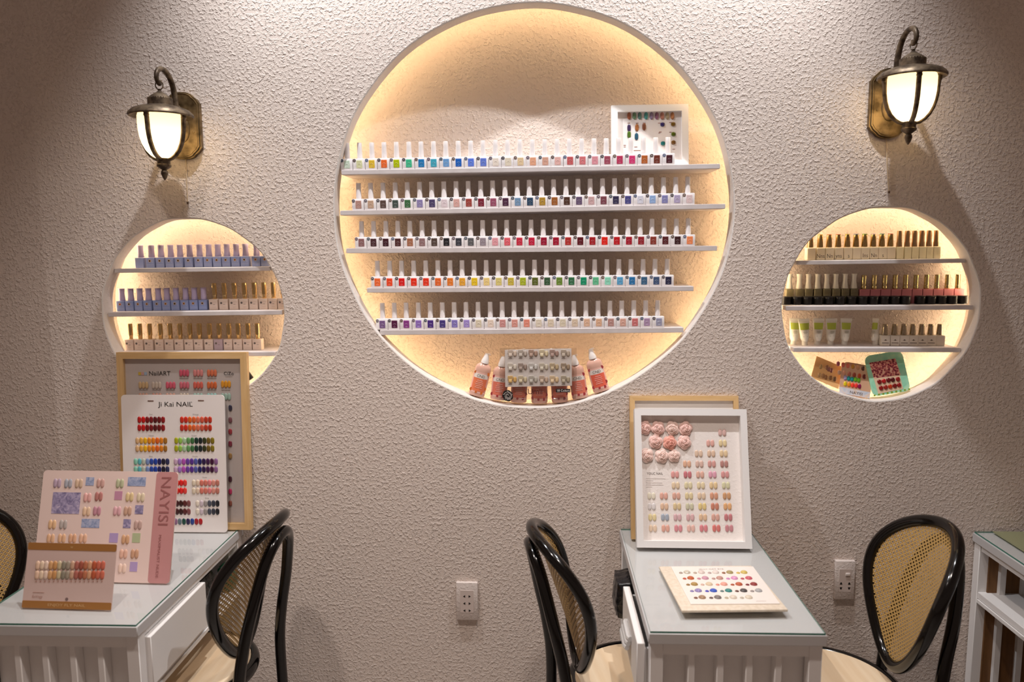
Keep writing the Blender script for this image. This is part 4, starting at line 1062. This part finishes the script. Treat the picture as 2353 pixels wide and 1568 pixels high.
socket(1913, 1286, 1962, 1373, 'white wall socket with switch between the right desk and cane chair', True)

# ------------------------------------------------------------------ desks
def desk(x0, x1, label, L, side, drawer_out, near_end=True, group='white nail desks'):
    """side: +1 cubby faces +x, -1 faces -x"""
    w = x1-x0
    t = thing('nail_desk', ((x0+x1)/2, 0, 0), label, 'desk', group)
    a, b = -w/2, w/2; y0 = -L; ZG = .750
    q = MB(); q.rbox(a, b, y0, -.002, .722, ZG, .002, seg=1); q.build('tabletop', mat('c4c2c2', .4), t)
    q = MB()
    g0, g1, gy0, gy1 = a+.004, b-.004, y0+.002, -.006
    q.add([(g0, gy0, ZG+.005), (g1, gy0, ZG+.005), (g1, gy1, ZG+.005), (g0, gy1, ZG+.005)], [(0, 1, 2, 3)], 0)
    vs = [(x, y, z) for z in (ZG+.0003, ZG+.005) for x, y in ((g0, gy0), (g1, gy0), (g1, gy1), (g0, gy1))]
    q.add(vs, [(0, 1, 5, 4), (1, 2, 6, 5), (2, 3, 7, 6), (3, 0, 4, 7)], 1)
    q.build('glass_top', [M_GLASS, M_GLASSE], t, 0)
    pw = .032
    for sx, sy in ((0, 0), (1, 0), (0, 1), (1, 1)):
        xx = a+.006 if sx == 0 else b-.006-pw; yy = y0+.012 if sy == 0 else -.006-pw
        q = MB(); q.rbox(xx, xx+pw, yy, yy+pw, 0, .722, .0015, seg=1); q.build('leg', M_WHITE, t)
    # near end slatted panel
    for yy, sg in ((y0+.050, -1), (-.044, 1)):
        far = sg > 0; pm_ = M_SLATW if (far and not near_end) else M_WHITE
        q = MB(); q.box(a+.036, b-.036, yy, yy+.008, .08, .722, 0); q.build('end_panel', pm_, t)
        if not far:
            q = MB(); q.box(a+.036, b-.036, y0+.014, yy, .688, .722, 0); q.build('end_rail', M_WHITE, t)
            nb = 5
            for k in range(1, nb):
                xx = a+.038+(w-.076)*k/nb
                q = MB(); q.rbox(xx-.0085, xx+.0085, y0+.018, yy, .10, .688, .002, seg=1); q.build('batten', M_WHITE, t)
        elif not near_end:
            for xx in (a+.075, a+.145, a+.30, a+.45, a+.60):
                q = MB(); q.box(xx-.009, xx+.009, yy-.014, yy, .02, .722); q.build('batten', M_WHITE, t)
    q = MB(); q.rbox(a+.010, b-.010, y0+.030, -.030, .540, .562, .0015, seg=1); q.build('cubby_shelf', M_WHITE, t)
    # closed opposite side
    ox = a+.008 if side > 0 else b-.020
    if near_end:
        q = MB(); q.box(ox, ox+.010, y0+.045, -.04, .56, .722, 0); q.build('side_panel', M_WHITE, t)
    else:
        for k in range(6):
            yy = y0+.05+k*(L-.1)/6; q = MB(); q.box(b-.020, b-.010, yy, yy+(L-.1)/6-.022, .05, .72, 0); q.build('back_board', M_SLATW, t)
        for k in range(7):
            yy = y0+.03+k*(L-.1)/6; q = MB(); q.box(b-.030, b-.018, yy, yy+.020, .05, .72, 0); q.build('batten', M_WHITE, t)
    q = MB(); xx = b-.030 if side > 0 else a+.010
    q.box(xx, xx+.020, y0+.045, -.040, .702, .722); q.build('apron_rail', M_WHITE, t)
    xx = b-.026 if side > 0 else a+.006; q = MB(); q.box(xx, xx+.020, y0+.045, -.040, .528, .539); q.build('lower_rail', M_WHITE, t)
    if near_end:
        f = (b-.012 if side > 0 else a+.012-.020)+side*drawer_out
        yn, yf = y0+.045, y0+.045+L*.47
        d = MB(); d.rbox(f, f+.020, yn, yf, .566, .700, .0015, seg=1); dr = d.build('drawer', M_WHITE, t)
        dd = MB(); xi = f-side*.18 if side > 0 else f+.018
        bx_ = (f-.16, f+.001) if side > 0 else (f+.019, f+.18)
        dd.box(bx_[0], bx_[1], yn+.01, yn+.02, .575, .68); dd.box(bx_[0], bx_[1], yf-.02, yf-.01, .575, .68); dd.box(bx_[0], bx_[1], yn+.01, yf-.01, .570, .576)
        dd.build('drawer_tray', M_WHITE, dr)
        yc = (yn+yf)/2; fx = f+.020 if side > 0 else f
        h = MB()
        for k in range(3): h.tube([(fx+side*(.003+.004*k), yc-.05, .650-.012*k), (fx+side*(.007+.004*k), yc-.04, .650-.012*k), (fx+side*(.007+.004*k), yc+.04, .650-.012*k), (fx+side*(.003+.004*k), yc+.05, .650-.012*k)], .0075, 8)
        if side < 0: h.build('drawer_handle', mat('dcdcdc', .25, .3, name='moulded_handle'), dr)
        q = MB(); dvy = yf+.006; q.box(a+.02, b-.02, dvy, dvy+.014, .562, .722); q.build('divider', M_WHITE, t)
    return t
L_ = .686
xl0, xl1 = -1.445, UZ(545, 1224, .75).x
xr0 = UZ(1489, 1451, .75).x; xr1 = UZ(1897, 1455, .75).x
print('desk', xl1, UZ(297, 1446, .75), xr0, xr1, UZ(1422, 1212, .75), UZ(1489, 1451, .75), UZ(2219, 1214, .75), UZ(2353, 1298, .75))
desk(xl0, xl1, 'white glass-topped nail desk on the left, carrying four nail charts', L_, 1, 0.0)
desk(xr0, xr1, 'white glass-topped nail desk right of centre, carrying the rose frame', L_, -1, .014)
x3 = UZ(2221, 1215, .75).x
desk(x3, x3+.75, 'white open-shelved desk with glass top at far right edge', L_, -1, 0, near_end=False)
# glass mat on far-right desk, tall box
a_ = UZ(2275, 1219, .757)
q = MB(); q.rbox(0, .5, -.55, -.015, 0, .004, .0005, seg=1); o = q.build('cutting_mat', mat('8a8c6a', .15, name='green_glass_mat')); o.location = (a_.x, 0, .7555)
tag(o, 'translucent green mat lying on the far right desk top', 'desk mat')
a_ = UZ(2346, 1214, .760)
q = MB(); q.rbox(0, .09, 0, .06, 0, .13, .002); q.box(.012, .078, -.001, 0, .03, .10, 1); o = q.build('box', [mat('8a4a40', .5), mat('a86c58', .5)]); o.location = (a_.x, -.10, .7597)
tag(o, 'red-brown box standing on the far right desk at the photo edge', 'box')

# black pouch in right desk cubby
def crumple(name, cx, cy, cz, sx, sy, sz, m, seed, amp=.12, n=3):
    bm = bmesh.new(); bmesh.ops.create_cube(bm, size=2); bmesh.ops.subdivide_edges(bm, edges=bm.edges[:], cuts=13, use_grid_fill=True)
    rnd = random.Random(seed); ph = [rnd.uniform(0, 6) for _ in range(9)]
    for v in bm.verts:
        c = v.co; l = max(abs(c.x), abs(c.y), abs(c.z)); r = c.normalized()*l; c2 = c.lerp(r, .45)
        d = 1+amp*(sin(5*c.x+ph[0])*sin(4*c.z+ph[1])+.6*sin(9*c.y+ph[2]+3*c.z)+.4*sin(13*c.z+ph[3]+7*c.x))
        v.co = Vector((c2.x*sx*d, c2.y*sy*d, max(-sz, c2.z*sz*d)))
    bm.verts.index_update(); q = MB(); q.add([tuple(v.co) for v in bm.verts], [tuple(v.index for v in f.verts) for f in bm.faces]); bm.free()
    o = q.build(name, m, None, 85); o.location = (cx, cy, cz+sz); return o
M_BAG = mottled('black_plastic_film', '0a0a0c', '1c1c20', 60, .12, 0, .004)
o = crumple('plastic_pouch', xr0+.020, -.215, .562, .062, .060, .066, M_BAG, 3, .03)
tag(o, 'glossy black plastic pouch poking out of the right desk cubby', 'pouch')
o = crumple('plastic_bag', xl1-.095, -.235, .562, .060, .095, .055, mottled('dark_bag_film', '0e0c0c', '3c3430', 40, .2, 0, .02), 5, .10)
tag(o, 'crumpled black plastic bag stuffed in the left desk cubby', 'bag')
o = crumple('folded_wrapper', xl1-.030, -.075, .562, .025, .030, .045, mat('12583a', .3), 8, .06)
tag(o, 'green wrapper beside the black bag in the left desk cubby', 'wrapper')

# ------------------------------------------------------------------ sample album on right desk
ZA = ZD+.020
bl = UZ(1566.9, 1403.5, ZA); br = UZ(1811, 1401, ZA); tl = UZ(1520.4, 1301.8, ZD+.010)
ang = .0
B = Board('sample_album', bl, br, tl, 'cream board of paired jewel nail samples lying on the right desk', 'sample board')
C7 = (4.525, 1400, 1230)
q = MB(); q.rbox(0, B.w, 0, .007, 0, B.h, .002, seg=2); q.build('board', mottled('speckled_cream_board', 'd6c6b0', 'e4d6c4', 90, .5), B.root)
poly = [B.cr(*p, *C7, off=0) for p in ((640, 335), (1495, 335), (1775, 722), (847, 728))]
q = MB(); q.prism(poly, -.0022, .001); q.build('sample_sheet', mat('ece2da', .35), B.root)
def gem(cx, cy, w, c, nm):
    x, z = B.cr(cx, cy, *C7, off=-.002)
    q = MB(); q.lathe([(w, 0), (w*.96, w*.35), (w*.75, w*.70), (w*.4, w*.92), (.0001, w)], 16)
    me = q.mesh('gem', mat(c, .12, k=1.1, coat=.6), 60)
    put(nm, me, B.root, (x, -.002, z), (pi/2, 0, 0), (1, 1, .62))
R = [(392, [(745, 808, 'a09084', 'c0b8a8'), (893, 957, 'b0a090', 'd0c0b8'), (1043, 1105, 'b09c98', 'd8ccc4'), (1190, 1252, '8c5838', 'a09060'), (1340, 1400, 'c8a850', 'c8b060')]),
     (452, [(783, 846, 'b05038', 'b8603c'), (933, 997, 'b87c88', 'c090a0'), (1085, 1148, 'b08c84', 'b88c80'), (1235, 1300, 'c080b0', 'd090b8'), (1385, 1450, 'b04c5c', 'c05c68')]),
     (515, [(820, 884, '8c6838', 'a88850'), (970, 1038, 'c8a898', 'd0bca0'), (1127, 1192, 'd08878', 'dc9c8c'), (1282, 1348, 'a04c2c', 'b45c40'), (1437, 1502, '782830', '8c3c3c')]),
     (582, [(860, 925, '8078a8', '9084b4'), (1017, 1083, '4848b0', '3858b8'), (1173, 1240, '607878', '38807c'), (1328, 1397, '5c3830', '4c4848'), (1487, 1552, '8c8480', 'a0a0a0')]),
     (652, [(900, 966, '785040', '9c7c60'), (1060, 1128, '5c4440', '78706c'), (1220, 1288, 'b0a48c', 'd0c4b4'), (1380, 1450, 'b0a898', 'd0c4b0')])]
for cy, rr in R:
    for xa, xb, c1, c2 in rr: gem(xa, cy+5, .0055, c1, 'small_gem'); gem(xb, cy, .0100, c2, 'large_gem')
q = MB(); x, z = B.cr(1060, 357, *C7, off=-.002); q.text('JELLY CAT EYE', x, z, .011, -.0026); x, z = B.cr(1590, 690, *C7, off=-.002); q.box(x-.015, x+.01, -.0026, -.002, z, z+.001); q.build('printed_text', M_INKL, B.root)
# hinge block under the board
q = MB(); q.add([(.03, .007, .05), (B.w-.03, .007, .05), (B.w-.03, .007, .10), (.03, .007, .10)], [(0, 1, 2, 3)])
p0 = B.Mi.to_3x3() @ Vector((0, 0, -1))
pts = []
for x_, z_ in ((.03, .03), (B.w-.03, .03), (B.w-.03, B.h-.02), (.03, B.h-.02)):
    top = B.M @ Vector((x_, .0068, z_)); bot = Vector((top.x, top.y, ZD+.0002)); pts.append((B.Mi @ top, B.Mi @ bot))
q = MB(); q.add([p[0] for p in pts]+[p[1] for p in pts], [(0, 1, 2, 3), (7, 6, 5, 4), (0, 4, 5, 1), (1, 5, 6, 2), (2, 6, 7, 3), (3, 7, 4, 0)]); q.build('stand_block', mat('d8ccb8', .6), B.root)

# ------------------------------------------------------------------ chairs
def tear(t, w, h):   # t angle from the top
    return (w*sin(t)*(1+.34*cos(t))/1.06, h*(.5+.5*cos(t)))
def chair(x, y, rot, label):
    t = thing('cane_back_chair', (x, y, 0), label, 'chair', 'black cane-backed chairs', (0, 0, rot))
    SZ = .455; SR = .205
    # seat
    q = MB(); q.lathe([(SR-.012, SZ-.004), (SR-.014, SZ), (SR-.05, SZ+.002), (.0001, SZ+.002)], 48, cap=False); q.lathe([(SR-.012, SZ-.004), (SR-.012, SZ-.02), (.0001, SZ-.02)], 48, cap=False); q.build('seat', M_SEAT, t)
    q = MB(); q.tube([((SR-.004)*cos(a), (SR-.004)*sin(a), SZ-.016) for a in [2*pi*i/48 for i in range(48)]], .0165, 12, True, flat=1.15, nrm=(0, 0, 1)); q.build('seat_rim', M_BLACK, t)
    # back: reclined, slightly dished
    xb, zb = -.185, .510; rec = .29; hw = .184; hh = .404
    def bp(u, v, off=0): return (xb-rec*v*.92-.06*(v/hh)**2*hh+1.8*u*u+off, u, zb+v)
    n = 72
    q = MB(); pts = [bp(*tear(2*pi*i/n, hw, hh)) for i in range(n)]
    q.tube(pts, .0172, 12, True, nrm=(1, 0, .33), flat=.95); q.build('back_hoop', M_BLACK, t)
    # cane panel: grid clipped to the tear
    q = MB(); vs = []; fs = []; rings = 12
    vs.append(bp(0, hh*.56, .004))
    for j in range(1, rings+1):
        for i in range(n):
            u, v = tear(2*pi*i/n, hw-.006, hh-.012); v += .006
            k = j/rings; vs.append(bp(u*k, hh*.56+(v-hh*.56)*k, .004))
    for i in range(n): fs.append((0, 1+i, 1+(i+1) % n))
    for j in range(rings-1):
        for i in range(n): a = 1+j*n; fs.append((a+i, a+n+i, a+n+(i+1) % n, a+(i+1) % n))
    q.add(vs, fs); q.build('cane_panel', M_CANE, t, 80)
    # hairpin rear legs
    pts = []
    K = [(-.235, .190, 0.0), (-.235, .172, .20), (-.238, .150, .45), (-.254, .138, .58), (-.280, .122, .70), (-.305, .085, .812), (-.319, .045, .860), (-.323, 0, .873)]
    K = K+[(a, -b, c) for a, b, c in K[-2::-1]]
    def sm3(p, n=6):
        out = []
        for i in range(len(p)-1):
            p0 = p[max(i-1, 0)]; p1 = p[i]; p2 = p[i+1]; p3 = p[min(i+2, len(p)-1)]
            for k in range(n):
                u = k/n; out.append(tuple(.5*((2*b)+(-a+c)*u+(2*a-5*b+4*c-d)*u*u+(-a+3*b-3*c+d)*u**3) for a, b, c, d in zip(p0, p1, p2, p3)))
        out.append(p[-1]); return out
    q = MB(); q.tube(sm3(K), .0165, 12); q.build('rear_leg_hairpin', M_BLACK, t)
    for s in (-1, 1):
        q = MB(); q.tube(sm3([(.12, s*.125, SZ-.02), (.135, s*.135, .30), (.165, s*.155, .12), (.185, s*.165, 0)]), .0145, 12); q.build('front_leg', M_BLACK, t)
    q = MB(); q.tube([(.155*cos(a)-.01, .155*sin(a), .23) for a in [2*pi*i/36 for i in range(36)]], .010, 10, True); q.build('leg_ring', M_BLACK, t)
    return t
chair(.291, -.385, radians(9), 'black chair with cane back, facing right at the rose-frame desk')
chair(-1.066, -.350, radians(180-3), 'black chair with cane back at right side of the left desk')
chair(.806, -.395, radians(180+2), 'black chair with wide cane back between right desk and far right desk')
chair(-1.53, -.395, radians(-17), 'black chair with cane back cut off by the left photo edge')

# ------------------------------------------------------------------ lights
def spot(x, y, z, tx, ty, tz, e, ang, blend, col, r=.03):
    li = bpy.data.lights.new('ceiling_or_fill_spot', 'SPOT'); li.energy = e; li.spot_size = radians(ang); li.spot_blend = blend; li.color = col; li.shadow_soft_size = r
    o = put('ceiling_or_fill_spot', li, None, (x, y, z)); d = Vector((tx-x, ty-y, tz-z)); o.rotation_euler = d.to_track_quat('-Z', 'Y').to_euler(); return o
COOL = (.96, .97, 1.0)
spot(-.76, -.45, 3.24, -.36, 0, 1.5, 100, 100, .9, COOL, .02)
spot(.66, -.45, 3.24, .28, 0, 1.5, 100, 100, .9, COOL, .02)
WARM_FILL = (1, .88, .80)  # second pair of spots is added fill for the lower wall and desk tops
spot(-.95, -1.35, 3.24, -.95, -.75, 0, 86, 88, .9, WARM_FILL, .06)
spot(.15, -1.35, 3.24, .15, -.75, 0, 86, 88, .9, WARM_FILL, .06)
w = bpy.data.worlds.new('world'); SC.world = w; w.use_nodes = True
bg = w.node_tree.nodes['Background']; bg.inputs['Color'].default_value = (1, .70, .56, 1); bg.inputs['Strength'].default_value = .19
SC.cycles.use_denoising = True
SC.cycles.max_bounces = 8; SC.cycles.transparent_max_bounces = 16
SC.cycles.sample_clamp_indirect = 6
